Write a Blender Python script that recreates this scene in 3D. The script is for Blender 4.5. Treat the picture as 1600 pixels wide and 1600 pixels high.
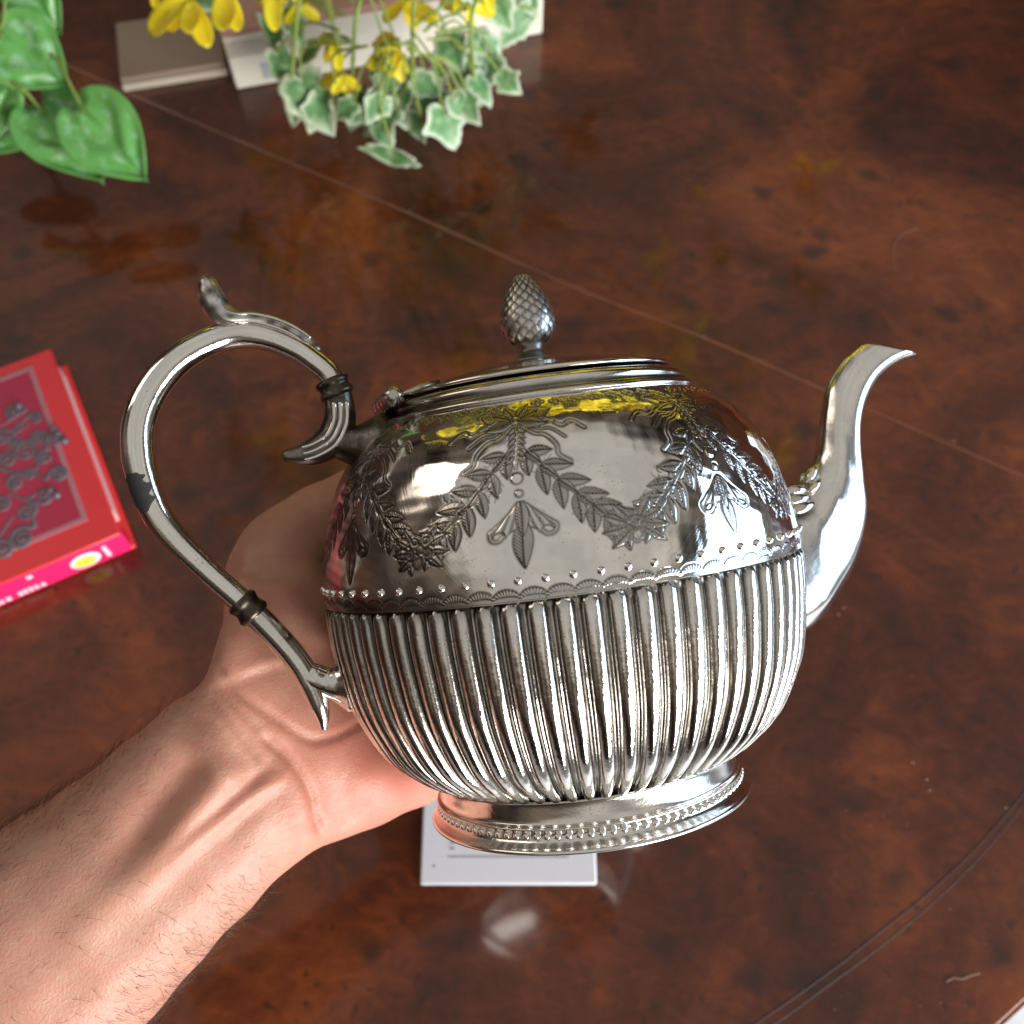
import bpy, bmesh, math, random
import numpy as np
from mathutils import Vector, Matrix, Quaternion
from mathutils.bvhtree import BVHTree

random.seed(7); RNG = np.random.default_rng(7)
for o in list(bpy.data.objects): bpy.data.objects.remove(o, do_unlink=True)
SC = bpy.context.scene; COL = SC.collection
R = math.radians; PI = math.pi; MM = 0.001

# ------------------------------------------------------------------ camera
F = 1570.0                       # focal length in pixels of the 1600 px photograph
PITCH = 63.0; CAM_H = 0.510
cd = bpy.data.cameras.new('camera'); cam = bpy.data.objects.new('camera', cd); COL.objects.link(cam)
cam.location = (0, 0, CAM_H); cam.rotation_euler = (R(90 - PITCH), 0, 0)
cd.sensor_width = 36; cd.lens = 36 * F / 1600; cd.clip_start = 0.01; cd.clip_end = 60
cd.dof.use_dof = True; cd.dof.focus_distance = 0.262; cd.dof.aperture_fstop = 15.0
SC.camera = cam
CAMM = Matrix.Translation((0, 0, CAM_H)) @ Matrix.Rotation(R(90 - PITCH), 4, 'X')

def ray(px, py): return Vector(((px - 800) / F, -(py - 800) / F, -1.0))
def at(px, py, Z): return CAMM @ (ray(px, py) * Z)
def on(px, py, h=0.0):
    d = CAMM.to_3x3() @ ray(px, py); o = CAMM.translation
    return o + d * ((h - o.z) / d.z)

# ------------------------------------------------------------------ world and lamps
w = bpy.data.worlds.new('World'); SC.world = w; w.use_nodes = True
wt = w.node_tree; wt.nodes.clear()
wo = wt.nodes.new('ShaderNodeOutputWorld'); wb = wt.nodes.new('ShaderNodeBackground')
tc = wt.nodes.new('ShaderNodeTexCoord'); sp = wt.nodes.new('ShaderNodeSeparateXYZ'); cr = wt.nodes.new('ShaderNodeValToRGB')
wt.links.new(tc.outputs['Generated'], sp.inputs[0]); wt.links.new(sp.outputs['Z'], cr.inputs[0])
wt.links.new(cr.outputs[0], wb.inputs[0]); wt.links.new(wb.outputs[0], wo.inputs[0])
e = cr.color_ramp.elements                                     # dim room: dark walls and furniture, pale ceiling
e[0].position = 0.0; e[0].color = (0.035, 0.028, 0.025, 1)
e[1].position = 0.70; e[1].color = (0.46, 0.445, 0.415, 1)
n_ = e.new(0.52); n_.color = (0.090, 0.076, 0.064, 1)
wn = wt.nodes.new('ShaderNodeTexNoise'); wn.inputs['Scale'].default_value = 2.6; wn.inputs['Detail'].default_value = 2.0
wr = wt.nodes.new('ShaderNodeValToRGB'); wr.color_ramp.elements[0].position = 0.38; wr.color_ramp.elements[0].color = (0.12, 0.11, 0.11, 1)
wr.color_ramp.elements[1].position = 0.66; wr.color_ramp.elements[1].color = (2.3, 2.1, 1.9, 1)
wm = wt.nodes.new('ShaderNodeMix'); wm.data_type = 'RGBA'; wm.blend_type = 'MULTIPLY'
wk = wt.nodes.new('ShaderNodeMapRange'); wk.inputs[1].default_value = 0.45; wk.inputs[2].default_value = 0.75; wk.inputs[3].default_value = 1.0; wk.inputs[4].default_value = 0.10
wt.links.new(sp.outputs['Z'], wk.inputs[0]); wt.links.new(wk.outputs[0], wm.inputs[0])
wt.links.new(tc.outputs['Generated'], wn.inputs['Vector']); wt.links.new(wn.outputs['Fac'], wr.inputs[0])
wt.links.new(cr.outputs[0], wm.inputs[6]); wt.links.new(wr.outputs[0], wm.inputs[7]); wt.links.new(wm.outputs[2], wb.inputs[0])
wb.inputs[1].default_value = 1.0

def area(name, loc, target, sx, sy, power, col):
    l = bpy.data.lights.new(name, 'AREA'); l.shape = 'RECTANGLE'; l.size = sx; l.size_y = sy; l.energy = power; l.color = col
    o = bpy.data.objects.new(name, l); COL.objects.link(o); o.location = loc
    o.rotation_euler = (Vector(target) - Vector(loc)).to_track_quat('-Z', 'Y').to_euler()
    return o
area('window_light', (1.25, -1.30, 0.50), (0.02, 0.13, 0.24), 1.20, 1.20, 82, (1.0, 0.965, 0.92))
area('side_window_light', (1.95, 0.05, 0.55), (0.02, 0.13, 0.24), 1.7, 1.3, 30, (0.58, 0.78, 1.0))
area('cream_wall_fill', (-1.75, 0.95, 1.25), (0.0, 0.13, 0.24), 0.80, 0.95, 4.6, (1.0, 0.86, 0.72))  # added lamp in place of the cream wall and door, fills the palm

vs = SC.view_settings; vs.view_transform = 'Standard'; vs.look = 'None'; vs.exposure = 0.0; vs.gamma = 1.0
vs.use_curve_mapping = False
SC.render.engine = 'CYCLES'
SC.cycles.use_denoising = True; SC.cycles.max_bounces = 10; SC.cycles.glossy_bounces = 6
SC.cycles.caustics_reflective = True; SC.cycles.blur_glossy = 0.6; SC.cycles.sample_clamp_indirect = 4.0

# ------------------------------------------------------------------ helpers
def tag(o, label=None, cat=None, group=None, kind=None):
    if label: o['label'] = label
    if cat: o['category'] = cat
    if group: o['group'] = group
    if kind: o['kind'] = kind
    return o
def empty(name, mat=None):
    o = bpy.data.objects.new(name, None); COL.objects.link(o); o.empty_display_size = 0.02
    if mat is not None: o.matrix_world = mat
    return o
def link(name, me, parent=None, mat=None):
    o = bpy.data.objects.new(name, me); COL.objects.link(o)
    if mat is not None and not me.materials: me.materials.append(mat)
    if parent is not None: o.parent = parent
    return o
def mesh(name, verts, faces, smooth=True):
    me = bpy.data.meshes.new(name); me.from_pydata([tuple(v) for v in verts], [], faces); me.update()
    if smooth: me.polygons.foreach_set('use_smooth', [True] * len(me.polygons))
    return me
def grid_mesh(name, P, wrap_u=False, flip=False):
    """P: (rows, cols, 3) array -> quad mesh"""
    nr, nc, _ = P.shape
    me = bpy.data.meshes.new(name)
    ci = np.arange(nc if wrap_u else nc - 1); ri = np.arange(nr - 1)
    a = (ri[:, None] * nc + ci[None, :]); b = (ri[:, None] * nc + (ci[None, :] + 1) % nc)
    c = b + nc; d = a + nc
    q = np.stack([a, b, c, d] if not flip else [a, d, c, b], -1).reshape(-1, 4).astype(np.int32)
    me.vertices.add(nr * nc); me.vertices.foreach_set('co', P.reshape(-1).astype(np.float32))
    me.loops.add(q.size); me.loops.foreach_set('vertex_index', q.reshape(-1))
    me.polygons.add(len(q)); me.polygons.foreach_set('loop_start', np.arange(0, q.size, 4, dtype=np.int32))
    me.polygons.foreach_set('loop_total', np.full(len(q), 4, dtype=np.int32))
    me.polygons.foreach_set('use_smooth', np.ones(len(q), dtype=bool))
    me.update(calc_edges=True); me.validate()
    return me
def set_attr(me, name, vals):
    a = me.attributes.new(name, 'FLOAT', 'POINT'); a.data.foreach_set('value', np.asarray(vals, dtype=np.float32))
def catmull(pts, n):
    pts = [np.array(p, float) for p in pts]
    P = [2 * pts[0] - pts[1]] + pts + [2 * pts[-1] - pts[-2]]
    out = []; m = len(pts) - 1
    for t in np.linspace(0, m, n):
        i = min(int(t), m - 1); f = t - i
        p0, p1, p2, p3 = P[i], P[i + 1], P[i + 2], P[i + 3]
        out.append(0.5 * ((2 * p1) + (-p0 + p2) * f + (2 * p0 - 5 * p1 + 4 * p2 - p3) * f * f + (-p0 + 3 * p1 - 3 * p2 + p3) * f ** 3))
    return np.array(out)
def lathe(name, prof, n=128):
    prof = np.array(prof, float); th = np.linspace(0, 2 * PI, n, endpoint=False)
    P = np.zeros((len(prof), n, 3))
    P[:, :, 0] = prof[:, :1] * np.sin(th); P[:, :, 1] = -prof[:, :1] * np.cos(th); P[:, :, 2] = prof[:, 1:]
    up = prof[-1, 1] > prof[0, 1]
    return grid_mesh(name, P, True, flip=not up)
def loft(name, C, A, B, n=24, ex=2.0, cap=True, shape=None):
    """rings: centre C, half-vectors A, B (k,3); superellipse exponent ex"""
    C, A, B = map(lambda x: np.array(x, float), (C, A, B)); k = len(C)
    t = np.linspace(0, 2 * PI, n, endpoint=False); c, s = np.cos(t), np.sin(t)
    cc = np.sign(c) * np.abs(c) ** (2 / ex); ss = np.sign(s) * np.abs(s) ** (2 / ex)
    if shape is not None: cc, ss = np.array(shape, float).T; n = len(cc)
    P = C[:, None] + A[:, None] * cc[None, :, None] + B[:, None] * ss[None, :, None]
    vs_ = P.reshape(-1, 3).tolist(); fs = []
    for i in range(k - 1):
        for j in range(n):
            fs.append((i * n + j, i * n + (j + 1) % n, (i + 1) * n + (j + 1) % n, (i + 1) * n + j))
    if cap:
        for i, rev in ((0, True), (k - 1, False)):
            vs_.append(C[i].tolist()); ci = len(vs_) - 1
            for j in range(n):
                a, b = i * n + j, i * n + (j + 1) % n
                fs.append((b, a, ci) if rev else (a, b, ci))
    me = mesh(name, vs_, fs)
    bm = bmesh.new(); bm.from_mesh(me); bmesh.ops.recalc_face_normals(bm, faces=bm.faces); bm.to_mesh(me); bm.free()
    return me
def tube(name, pts, rad, n=16, binorm=None, flat=1.0, ex=2.0, ends=True):
    """sweep along pts (k,3); rad (k,), rounded ends"""
    pts = np.array(pts, float); rad = np.array(rad, float)
    T = np.gradient(pts, axis=0); T /= np.linalg.norm(T, axis=1)[:, None]
    if binorm is not None:
        B = np.repeat(np.array(binorm, float)[None], len(pts), 0); N = np.cross(T, B)
        N /= np.linalg.norm(N, axis=1)[:, None]
    else:
        N = np.zeros_like(T); v = np.cross(T[0], [0, 0, 1.0])
        if np.linalg.norm(v) < 1e-3: v = np.cross(T[0], [1.0, 0, 0])
        N[0] = v / np.linalg.norm(v)
        for i in range(1, len(T)):
            v = N[i - 1] - T[i] * np.dot(N[i - 1], T[i]); N[i] = v / np.linalg.norm(v)
        B = np.cross(T, N)
    if ends:
        f = np.array([0.35, 0.7, 0.92]); off = np.array([1.0, 0.75, 0.42])
        p0 = [pts[0] - T[0] * rad[0] * o for o in off]; p1 = [pts[-1] + T[-1] * rad[-1] * o for o in off[::-1]]
        pts = np.vstack([p0, pts, p1]); rad = np.concatenate([rad[0] * f, rad, rad[-1] * f[::-1]])
        N = np.vstack([N[:1]] * 3 + [N] + [N[-1:]] * 3); B = np.vstack([B[:1]] * 3 + [B] + [B[-1:]] * 3)
    return loft(name, pts, N * rad[:, None], B * rad[:, None] * flat, n, ex)
def join_meshes(name, mes):
    bm = bmesh.new()
    for m in mes: bm.from_mesh(m)
    me = bpy.data.meshes.new(name); bm.to_mesh(me); bm.free()
    me.polygons.foreach_set('use_smooth', [True] * len(me.polygons)); me.update()
    return me
def box_mesh(name, sx, sy, sz, bev=0.001, seg=3, base=True):
    bm = bmesh.new(); bmesh.ops.create_cube(bm, size=1)
    bmesh.ops.scale(bm, vec=(sx, sy, sz), verts=bm.verts)
    if base: bmesh.ops.translate(bm, vec=(0, 0, sz / 2), verts=bm.verts)
    if bev: bmesh.ops.bevel(bm, geom=bm.edges[:], offset=bev, segments=seg, profile=0.5, affect='EDGES')
    me = bpy.data.meshes.new(name); bm.to_mesh(me); bm.free()
    me.polygons.foreach_set('use_smooth', [len(p.vertices) == 4 and p.area < sx * sy * 0.05 for p in me.polygons]); me.update()
    return me

# ------------------------------------------------------------------ materials
pot_root = empty('teapot')
class NT:
    def __init__(s, name):
        s.m = bpy.data.materials.new(name); s.m.use_nodes = True; s.t = s.m.node_tree; s.t.nodes.clear()
        s.out = s.n('ShaderNodeOutputMaterial'); s.b = s.n('ShaderNodeBsdfPrincipled'); s.l(s.b.outputs[0], s.out.inputs[0])
    def n(s, t, **k):
        x = s.t.nodes.new(t)
        for a, v in k.items(): setattr(x, a, v)
        return x
    def l(s, a, b): s.t.links.new(a, b)
    def set(s, **k):
        for a, v in k.items():
            i = s.b.inputs[a.replace('_', ' ')]
            if isinstance(v, (tuple, list)): i.default_value = (*v, 1) if len(v) == 3 and i.type == 'RGBA' else v
            elif isinstance(v, (int, float)): i.default_value = v
            else: s.l(v, i)
        return s
    def pos(s): return s.n('ShaderNodeNewGeometry').outputs['Position']
    def objc(s): return s.n('ShaderNodeTexCoord').outputs['Object']
    def noise(s, vec, scale, detail=3, rough=0.55, dist=0.0):
        x = s.n('ShaderNodeTexNoise'); s.l(vec, x.inputs['Vector']); x.inputs['Scale'].default_value = scale
        x.inputs['Detail'].default_value = detail; x.inputs['Roughness'].default_value = rough; x.inputs['Distortion'].default_value = dist
        return x.outputs['Fac']
    def vor(s, vec, scale, feat='F1', out='Distance', rnd=1.0):
        x = s.n('ShaderNodeTexVoronoi'); x.feature = feat; s.l(vec, x.inputs['Vector']); x.inputs['Scale'].default_value = scale
        x.inputs['Randomness'].default_value = rnd
        return x.outputs[out]
    def ramp(s, fac, stops):
        x = s.n('ShaderNodeValToRGB'); s.l(fac, x.inputs[0]); e = x.color_ramp.elements
        while len(e) < len(stops): e.new(0.5)
        for i, (p, c) in enumerate(stops):
            e[i].position = p; e[i].color = (*c, 1) if isinstance(c, (tuple, list)) else (c, c, c, 1)
        return x.outputs[0]
    def math(s, op, a, b=None, clamp=False):
        x = s.n('ShaderNodeMath', operation=op); x.use_clamp = clamp
        for i, v in enumerate((a, b)):
            if v is None: continue
            if isinstance(v, (int, float)): x.inputs[i].default_value = v
            else: s.l(v, x.inputs[i])
        return x.outputs[0]
    def mix(s, fac, a, b, mode='MIX'):
        x = s.n('ShaderNodeMix', data_type='RGBA', blend_type=mode)
        for i, v in ((0, fac), (6, a), (7, b)):
            if isinstance(v, (int, float)): x.inputs[i].default_value = v
            elif isinstance(v, (tuple, list)): x.inputs[i].default_value = (*v, 1)
            else: s.l(v, x.inputs[i])
        return x.outputs[2]
    def bump(s, h, strength=0.3, dist=0.001, normal=None):
        x = s.n('ShaderNodeBump'); x.inputs['Strength'].default_value = strength; x.inputs['Distance'].default_value = dist
        s.l(h, x.inputs['Height'])
        if normal is not None: s.l(normal, x.inputs['Normal'])
        return x.outputs[0]
    def attr(s, name): return s.n('ShaderNodeAttribute', attribute_name=name).outputs['Fac']
    def mapping(s, vec, scale=(1, 1, 1), rot=(0, 0, 0)):
        x = s.n('ShaderNodeMapping'); s.l(vec, x.inputs[0]); x.inputs['Scale'].default_value = scale; x.inputs['Rotation'].default_value = rot
        return x.outputs[0]

def silver(name, dark=0.0, rough=0.10, bump=0.12, base=(0.93, 0.905, 0.86), ox=None):
    """plated silver with pitting, fine scratches and black tarnish (attribute 'tarnish' plus noise)"""
    s = NT(name); p = s.pos()
    tn = s.ramp(s.noise(p, 90, 5, 0.65), [(0.45, 0.0), (0.75, 1.0)])
    big = s.ramp(s.noise(p, 24, 3), [(0.42, 0.0), (0.7, 1.0)])
    att = s.attr('tarnish')
    pits = s.ramp(s.vor(p, 1100), [(0.10, 1.0), (0.26, 0.0)])
    pits = s.math('MULTIPLY', pits, s.ramp(s.noise(p, 120, 3), [(0.50, 0.0), (0.62, 1.0)]))
    a = s.math('ADD', s.math('MULTIPLY', att, 1.0), s.math('MULTIPLY', tn, 0.10 + dark * 0.5))
    a = s.math('ADD', a, s.math('MULTIPLY', big, 0.06 + dark * 0.5))
    a = s.math('ADD', a, s.math('MULTIPLY', pits, 0.62))
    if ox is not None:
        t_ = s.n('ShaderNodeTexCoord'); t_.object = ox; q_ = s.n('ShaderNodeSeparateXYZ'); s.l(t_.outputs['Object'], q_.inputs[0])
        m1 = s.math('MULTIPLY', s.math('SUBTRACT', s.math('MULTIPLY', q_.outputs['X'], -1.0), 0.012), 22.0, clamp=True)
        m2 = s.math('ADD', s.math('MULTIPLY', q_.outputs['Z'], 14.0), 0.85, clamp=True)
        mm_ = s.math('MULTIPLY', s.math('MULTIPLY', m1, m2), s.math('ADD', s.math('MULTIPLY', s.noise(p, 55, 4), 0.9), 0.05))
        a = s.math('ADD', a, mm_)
    a = s.math('ADD', a, dark * 0.55, clamp=True)
    col = s.mix(a, base, (0.085, 0.072, 0.056))
    rg = s.math('ADD', s.math('MULTIPLY', a, 0.22), rough)
    rg = s.math('ADD', rg, s.math('MULTIPLY', s.noise(p, 300, 4), 0.06))
    scr = s.noise(s.mapping(p, (300, 60, 2500), (0.3, 0.5, 0.2)), 1.0, 3)
    bp = s.bump(s.noise(p, 160, 4), bump, 0.0006)
    bp = s.bump(scr, 0.05, 0.0004, bp)
    s.set(Base_Color=col, Metallic=1.0, Roughness=rg, Normal=bp)
    return s.m
def simple(name, col, rough=0.5, var=0.15, scale=60, bump=0.1, metallic=0.0, coat=0.0, bscale=400, spec=0.5):
    s = NT(name); p = s.pos(); n = s.noise(p, scale, 4)
    c2 = tuple(x * (1 - var) for x in col); c1 = tuple(min(1, x * (1 + var)) for x in col)
    s.set(Base_Color=s.mix(n, c2, c1), Roughness=rough, Metallic=metallic, Coat_Weight=coat,
          Normal=s.bump(s.noise(p, bscale, 3), bump, 0.0005))
    s.b.inputs['Specular IOR Level'].default_value = spec
    return s.m

def burl():
    s = NT('burl_veneer'); p = s.pos()
    w1 = s.noise(p, 6.5, 5, 0.62, 1.2)
    w2 = s.noise(s.mapping(p, (1, 1.6, 1), (0, 0, 0.6)), 34, 5, 0.62, 2.2)
    w3 = s.noise(p, 150, 4, 0.6, 0.6)
    f = s.math('ADD', s.math('MULTIPLY', w1, 0.72), s.math('MULTIPLY', w2, 0.26)); f = s.math('ADD', f, s.math('MULTIPLY', w3, 0.05)); f = s.math('ADD', f, s.math('MULTIPLY', s.math('SUBTRACT', s.noise(s.mapping(p, (1, 2.2, 1), (0, 0, 0.5)), 420, 3, 0.6, 1.5), 0.5), 0.10))
    col = s.ramp(f, [(0.36, (0.022, 0.0045, 0.0015)), (0.49, (0.070, 0.0140, 0.0036)), (0.58, (0.125, 0.027, 0.0058)), (0.72, (0.215, 0.053, 0.0100))])
    v = s.n('ShaderNodeVectorMath', operation='ADD'); s.l(p, v.inputs[0])
    nz = s.n('ShaderNodeTexNoise'); s.l(p, nz.inputs['Vector']); nz.inputs['Scale'].default_value = 55
    sc = s.n('ShaderNodeVectorMath', operation='SCALE'); s.l(nz.outputs['Color'], sc.inputs[0]); sc.inputs['Scale'].default_value = 0.018
    s.l(sc.outputs[0], v.inputs[1])
    k = s.ramp(s.vor(s.mapping(v.outputs[0], (1, 1.15, 0.2)), 24), [(0.10, 1.0), (0.27, 0.0)])
    k = s.math('MULTIPLY', k, s.ramp(s.noise(p, 14, 2), [(0.36, 0.0), (0.48, 1.0)]))
    k2 = s.ramp(s.vor(s.mapping(v.outputs[0], (1, 1, 0.2)), 85), [(0.08, 0.8), (0.20, 0.0)])
    k2 = s.math('MULTIPLY', k2, s.ramp(s.noise(p, 20, 2), [(0.38, 0.0), (0.50, 1.0)]))
    k = s.math('ADD', k, k2, clamp=True)
    col = s.mix(s.math('MULTIPLY', k, 0.78), col, (0.020, 0.007, 0.004))
    pore = s.math('MULTIPLY', s.ramp(s.vor(s.mapping(v.outputs[0], (1, 0.45, 1), (0, 0, 0.5)), 620), [(0.10, 1.0), (0.24, 0.0)]), s.ramp(s.noise(p, 70, 3), [(0.45, 0.0), (0.62, 0.55)]))
    col = s.mix(pore, col, (0.030, 0.009, 0.004))
    smear = s.ramp(s.noise(p, 22, 3), [(0.4, 0.06), (0.7, 0.14)])
    s.set(Base_Color=col, Roughness=0.42, Coat_Weight=1.0, Coat_Roughness=smear, Coat_IOR=1.40,
          Normal=s.bump(s.noise(p, 60, 2), 0.02, 0.001))
    s.l(s.bump(s.noise(p, 12, 2), 0.05, 0.002), s.b.inputs['Coat Normal'])
    s.b.inputs['Specular IOR Level'].default_value = 0.2
    return s.m

def skin():
    s = NT('skin'); p = s.pos()
    red = s.attr('red'); n1 = s.noise(p, 40, 4); n2 = s.noise(p, 260, 4, 0.6)
    c = s.mix(n1, (0.41, 0.205, 0.140), (0.52, 0.290, 0.210))
    c = s.mix(s.math('MULTIPLY', s.ramp(n2, [(0.42, 0.0), (0.64, 1.0)]), 0.42), c, (0.47, 0.185, 0.130))
    vn = s.ramp(s.noise(p, 14, 3, 0.6, 0.8), [(0.42, 0.0), (0.62, 1.0)]); c = s.mix(s.math('MULTIPLY', vn, 0.35), c, (0.53, 0.21, 0.155))
    c = s.mix(s.math('MULTIPLY', red, 0.8), c, (0.55, 0.18, 0.13))
    c = s.mix(s.math('MULTIPLY', s.attr('crease'), 0.55), c, (0.34, 0.15, 0.10))
    fr = s.ramp(s.vor(p, 210), [(0.03, 1.0), (0.10, 0.0)]); fr = s.math('MULTIPLY', fr, s.ramp(s.noise(p, 35, 2), [(0.55, 0.0), (0.66, 0.7)]))
    c = s.mix(s.math('MULTIPLY', fr, 0.5), c, (0.33, 0.15, 0.09))
    b1 = s.bump(s.vor(p, 1300, 'F1'), 0.28, 0.00028)
    b2 = s.bump(s.noise(s.mapping(p, (1, 1, 1)), 500, 6, 0.65), 0.30, 0.0005, b1)
    s.set(Base_Color=c, Roughness=s.math('ADD', s.math('MULTIPLY', n2, 0.2), 0.36), Normal=b2)
    s.b.inputs['Subsurface Weight'].default_value = 0.30; s.b.inputs['Subsurface Radius'].default_value = (1.0, 0.32, 0.18)
    s.b.inputs['Subsurface Scale'].default_value = 0.006; s.b.inputs['Specular IOR Level'].default_value = 0.42
    return s.m

def leaf_green():
    s = NT('waxy_leaf'); p = s.objc()
    n = s.noise(s.pos(), 70, 3); v = s.attr('pale')
    c = s.mix(n, (0.085, 0.30, 0.055), (0.17, 0.45, 0.12))
    pn_ = s.ramp(s.noise(s.pos(), 130, 2, 0.5), [(0.50, 0.0), (0.66, 1.0)]); c = s.mix(s.math('MULTIPLY', s.math('MULTIPLY', v, pn_), 0.42), c, (0.48, 0.72, 0.50))  # pale blotches paint glossy highlights into the leaf colour
    s.set(Base_Color=c, Roughness=0.22, Normal=s.bump(s.noise(s.pos(), 120, 2), 0.35, 0.002))
    s.b.inputs['Subsurface Weight'].default_value = 0.15; s.b.inputs['Subsurface Scale'].default_value = 0.003
    return s.m
def leaf_ivy():
    s = NT('variegated_leaf'); n = s.noise(s.pos(), 130, 4)
    c = s.mix(n, (0.040, 0.14, 0.035), (0.15, 0.33, 0.12))
    ed = s.math('ADD', s.attr('pale'), s.math('MULTIPLY', s.math('SUBTRACT', n, 0.5), 1.3), clamp=True)
    c = s.mix(s.math('MULTIPLY', ed, 0.85), c, (0.60, 0.66, 0.50))
    s.set(Base_Color=c, Roughness=0.5, Normal=s.bump(s.noise(s.pos(), 600, 3), 0.2, 0.0005))
    return s.m
def petal_mat():
    s = NT('yellow_petal'); n = s.noise(s.pos(), 60, 3)
    c = s.mix(n, (0.80, 0.52, 0.004), (0.92, 0.80, 0.035))
    s.set(Base_Color=c, Roughness=0.5, Normal=s.bump(s.noise(s.pos(), 500, 2), 0.15, 0.0004))
    s.b.inputs['Subsurface Weight'].default_value = 0.2; s.b.inputs['Subsurface Scale'].default_value = 0.003
    return s.m

M = dict(
    silver=silver('polished_silver', 0.0, 0.045, 0.05),
    flute=silver('fluted_silver', 0.04, 0.05, 0.40, ox=pot_root),
    dark=silver('tarnished_silver', 0.50, 0.10, 0.5),
    finial=silver('dull_silver', 0.26, 0.22, 0.5),
    tube=silver('worn_silver', 0.03, 0.06, 0.12),
    satin=silver('satin_silver', 0.03, 0.11, 0.12), foot=silver('foot_silver', 0.05, 0.10, 0.16),
    patch=simple('black_patch', (0.02, 0.02, 0.02), 0.5),
    table=burl(), skin=skin(), leaf=leaf_green(), ivy=leaf_ivy(), petal=petal_mat(),
    stem=simple('green_stem', (0.22, 0.30, 0.06), 0.55), inlay=simple('seam_line', (0.17, 0.060, 0.034), 0.3, 0.85, 28, coat=0.8),
    groove=simple('groove_line', (0.018, 0.007, 0.004), 0.5), band=simple('crossband', (0.135, 0.034, 0.011), 0.4, 0.3, 50, coat=0.6),
    hair=simple('body_hair', (0.085, 0.042, 0.02), 0.35), floor=simple('pale_floor', (0.55, 0.55, 0.56), 0.5),
    plastic=simple('white_plastic', (0.62, 0.62, 0.68), 0.35, 0.03), ink=simple('grey_ink', (0.30, 0.29, 0.33), 0.6),
    orange=simple('orange_cover', (0.68, 0.024, 0.032), 0.38, 0.1, 40, coat=0.2), magenta=simple('magenta_panel', (0.40, 0.008, 0.050), 0.4, 0.08, coat=0.2),
    pink=simple('pink_spine', (0.92, 0.016, 0.13), 0.35, 0.05, coat=0.2), mauve=simple('mauve_border', (0.42, 0.16, 0.19), 0.5),
    pages=simple('page_edge', (0.80, 0.42, 0.40), 0.5), scroll=simple('grey_scroll', (0.13, 0.095, 0.12), 0.38, 0.5, 300),
    white=simple('white_ink', (0.85, 0.62, 0.70), 0.5), yellow=simple('yellow_ink', (0.80, 0.78, 0.05), 0.5), paper=simple('dot_white', (0.86, 0.85, 0.78), 0.5),
    board=simple('beige_board', (0.27, 0.20, 0.15), 0.6, 0.12, 50), cream=simple('cream_box', (0.74, 0.69, 0.58), 0.5, 0.05),
    lidpink=simple('pink_lid', (0.50, 0.27, 0.21), 0.5, 0.08, 30), tape=simple('grey_stamp', (0.42, 0.44, 0.43), 0.6),
    beige=simple('beige_side', (0.50, 0.43, 0.35), 0.55, 0.1), dust=simple('pale_dust', (0.30, 0.20, 0.15), 0.6),
)

# ------------------------------------------------------------------ table and floor
E0, E1 = on(1600, 1576), on(1574, 1600); ed = (E1 - E0).normalized()
pa = E0 - ed * 1.4; pb = E1 + ed * 1.2
bm = bmesh.new()
out = [pa, pb, Vector((pb.x, pb.y - 0.01, 0)), Vector((-1.6, -1.0, 0)), Vector((-1.6, 2.2, 0)), Vector((2.0, 2.2, 0))]
out = [Vector((pa.x, pa.y, 0)), Vector((pb.x, pb.y, 0)), Vector((-1.7, pb.y, 0)), Vector((-1.7, 2.3, 0)), Vector((pa.x, 2.3, 0))]
f = bm.faces.new([bm.verts.new(v) for v in out]); bm.normal_update()
if f.normal.z < 0: f.normal_flip()
r = bmesh.ops.extrude_face_region(bm, geom=[f])
tv = [x for x in r['geom'] if isinstance(x, bmesh.types.BMVert)]
bmesh.ops.translate(bm, vec=(0, 0, -0.028), verts=[v for v in bm.verts if v not in tv])
bmesh.ops.recalc_face_normals(bm, faces=bm.faces)
bmesh.ops.bevel(bm, geom=[ed_ for ed_ in bm.edges if all(abs(v.co.z) < 1e-6 for v in ed_.verts)], offset=0.003, segments=3, affect='EDGES')
me = bpy.data.meshes.new('table_top'); bm.to_mesh(me); bm.free()
zmax = max(v.co.z for v in me.vertices)
for v in me.vertices: v.co.z -= zmax
table = tag(link('table_top', me, None, M['table']), 'glossy dark red-brown burl wood table top under everything', 'table', kind='structure')

def strip(name, pts, wid, h, mat, parent, prof=5):
    """low rounded strip lying on the table along pts"""
    P = np.array([(p.x, p.y) for p in pts]); T = np.gradient(P, axis=0); T /= np.linalg.norm(T, axis=1)[:, None]
    N = np.stack([-T[:, 1], T[:, 0]], 1); G = np.zeros((len(P), prof, 3))
    for j in range(prof):
        t = j / (prof - 1) * 2 - 1
        G[:, j, :2] = P + N * t * wid / 2; G[:, j, 2] = 0.00024 + h * (1 - t * t)
    return link(name, grid_mesh(name, G, flip=True), parent, mat)
seam = catmull([(p.x, p.y, 0) for p in [on(-150, -20), on(150, 122), on(400, 232), on(620, 325), on(900, 450), on(1100, 528), on(1290, 610), on(1600, 745), on(1800, 832)]], 80)
strip('seam_line', [Vector(p) for p in seam], 0.0014, 0.0002, M['inlay'], table)
la = catmull([tuple(on(*p)) for p in [(1700, 1120), (1600, 1239), (1525, 1325), (1450, 1396), (1375, 1456), (1300, 1516), (1180, 1600), (1040, 1690)]], 60)
lb = catmull([tuple(on(*p)) for p in [(1700, 1140), (1600, 1257), (1540, 1329), (1465, 1404), (1375, 1479), (1300, 1535), (1210, 1600), (1070, 1690)]], 60)
G = np.stack([la, lb], 1); G[:, :, 2] = 0.00015
link('crossband', grid_mesh('crossband', G, flip=False), table, M['table'])
strip('groove_line', [Vector(p) for p in la], 0.00065, 0.00012, M['groove'], table)
strip('groove_line', [Vector(p) for p in lb], 0.00055, 0.00012, M['groove'], table)
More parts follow.
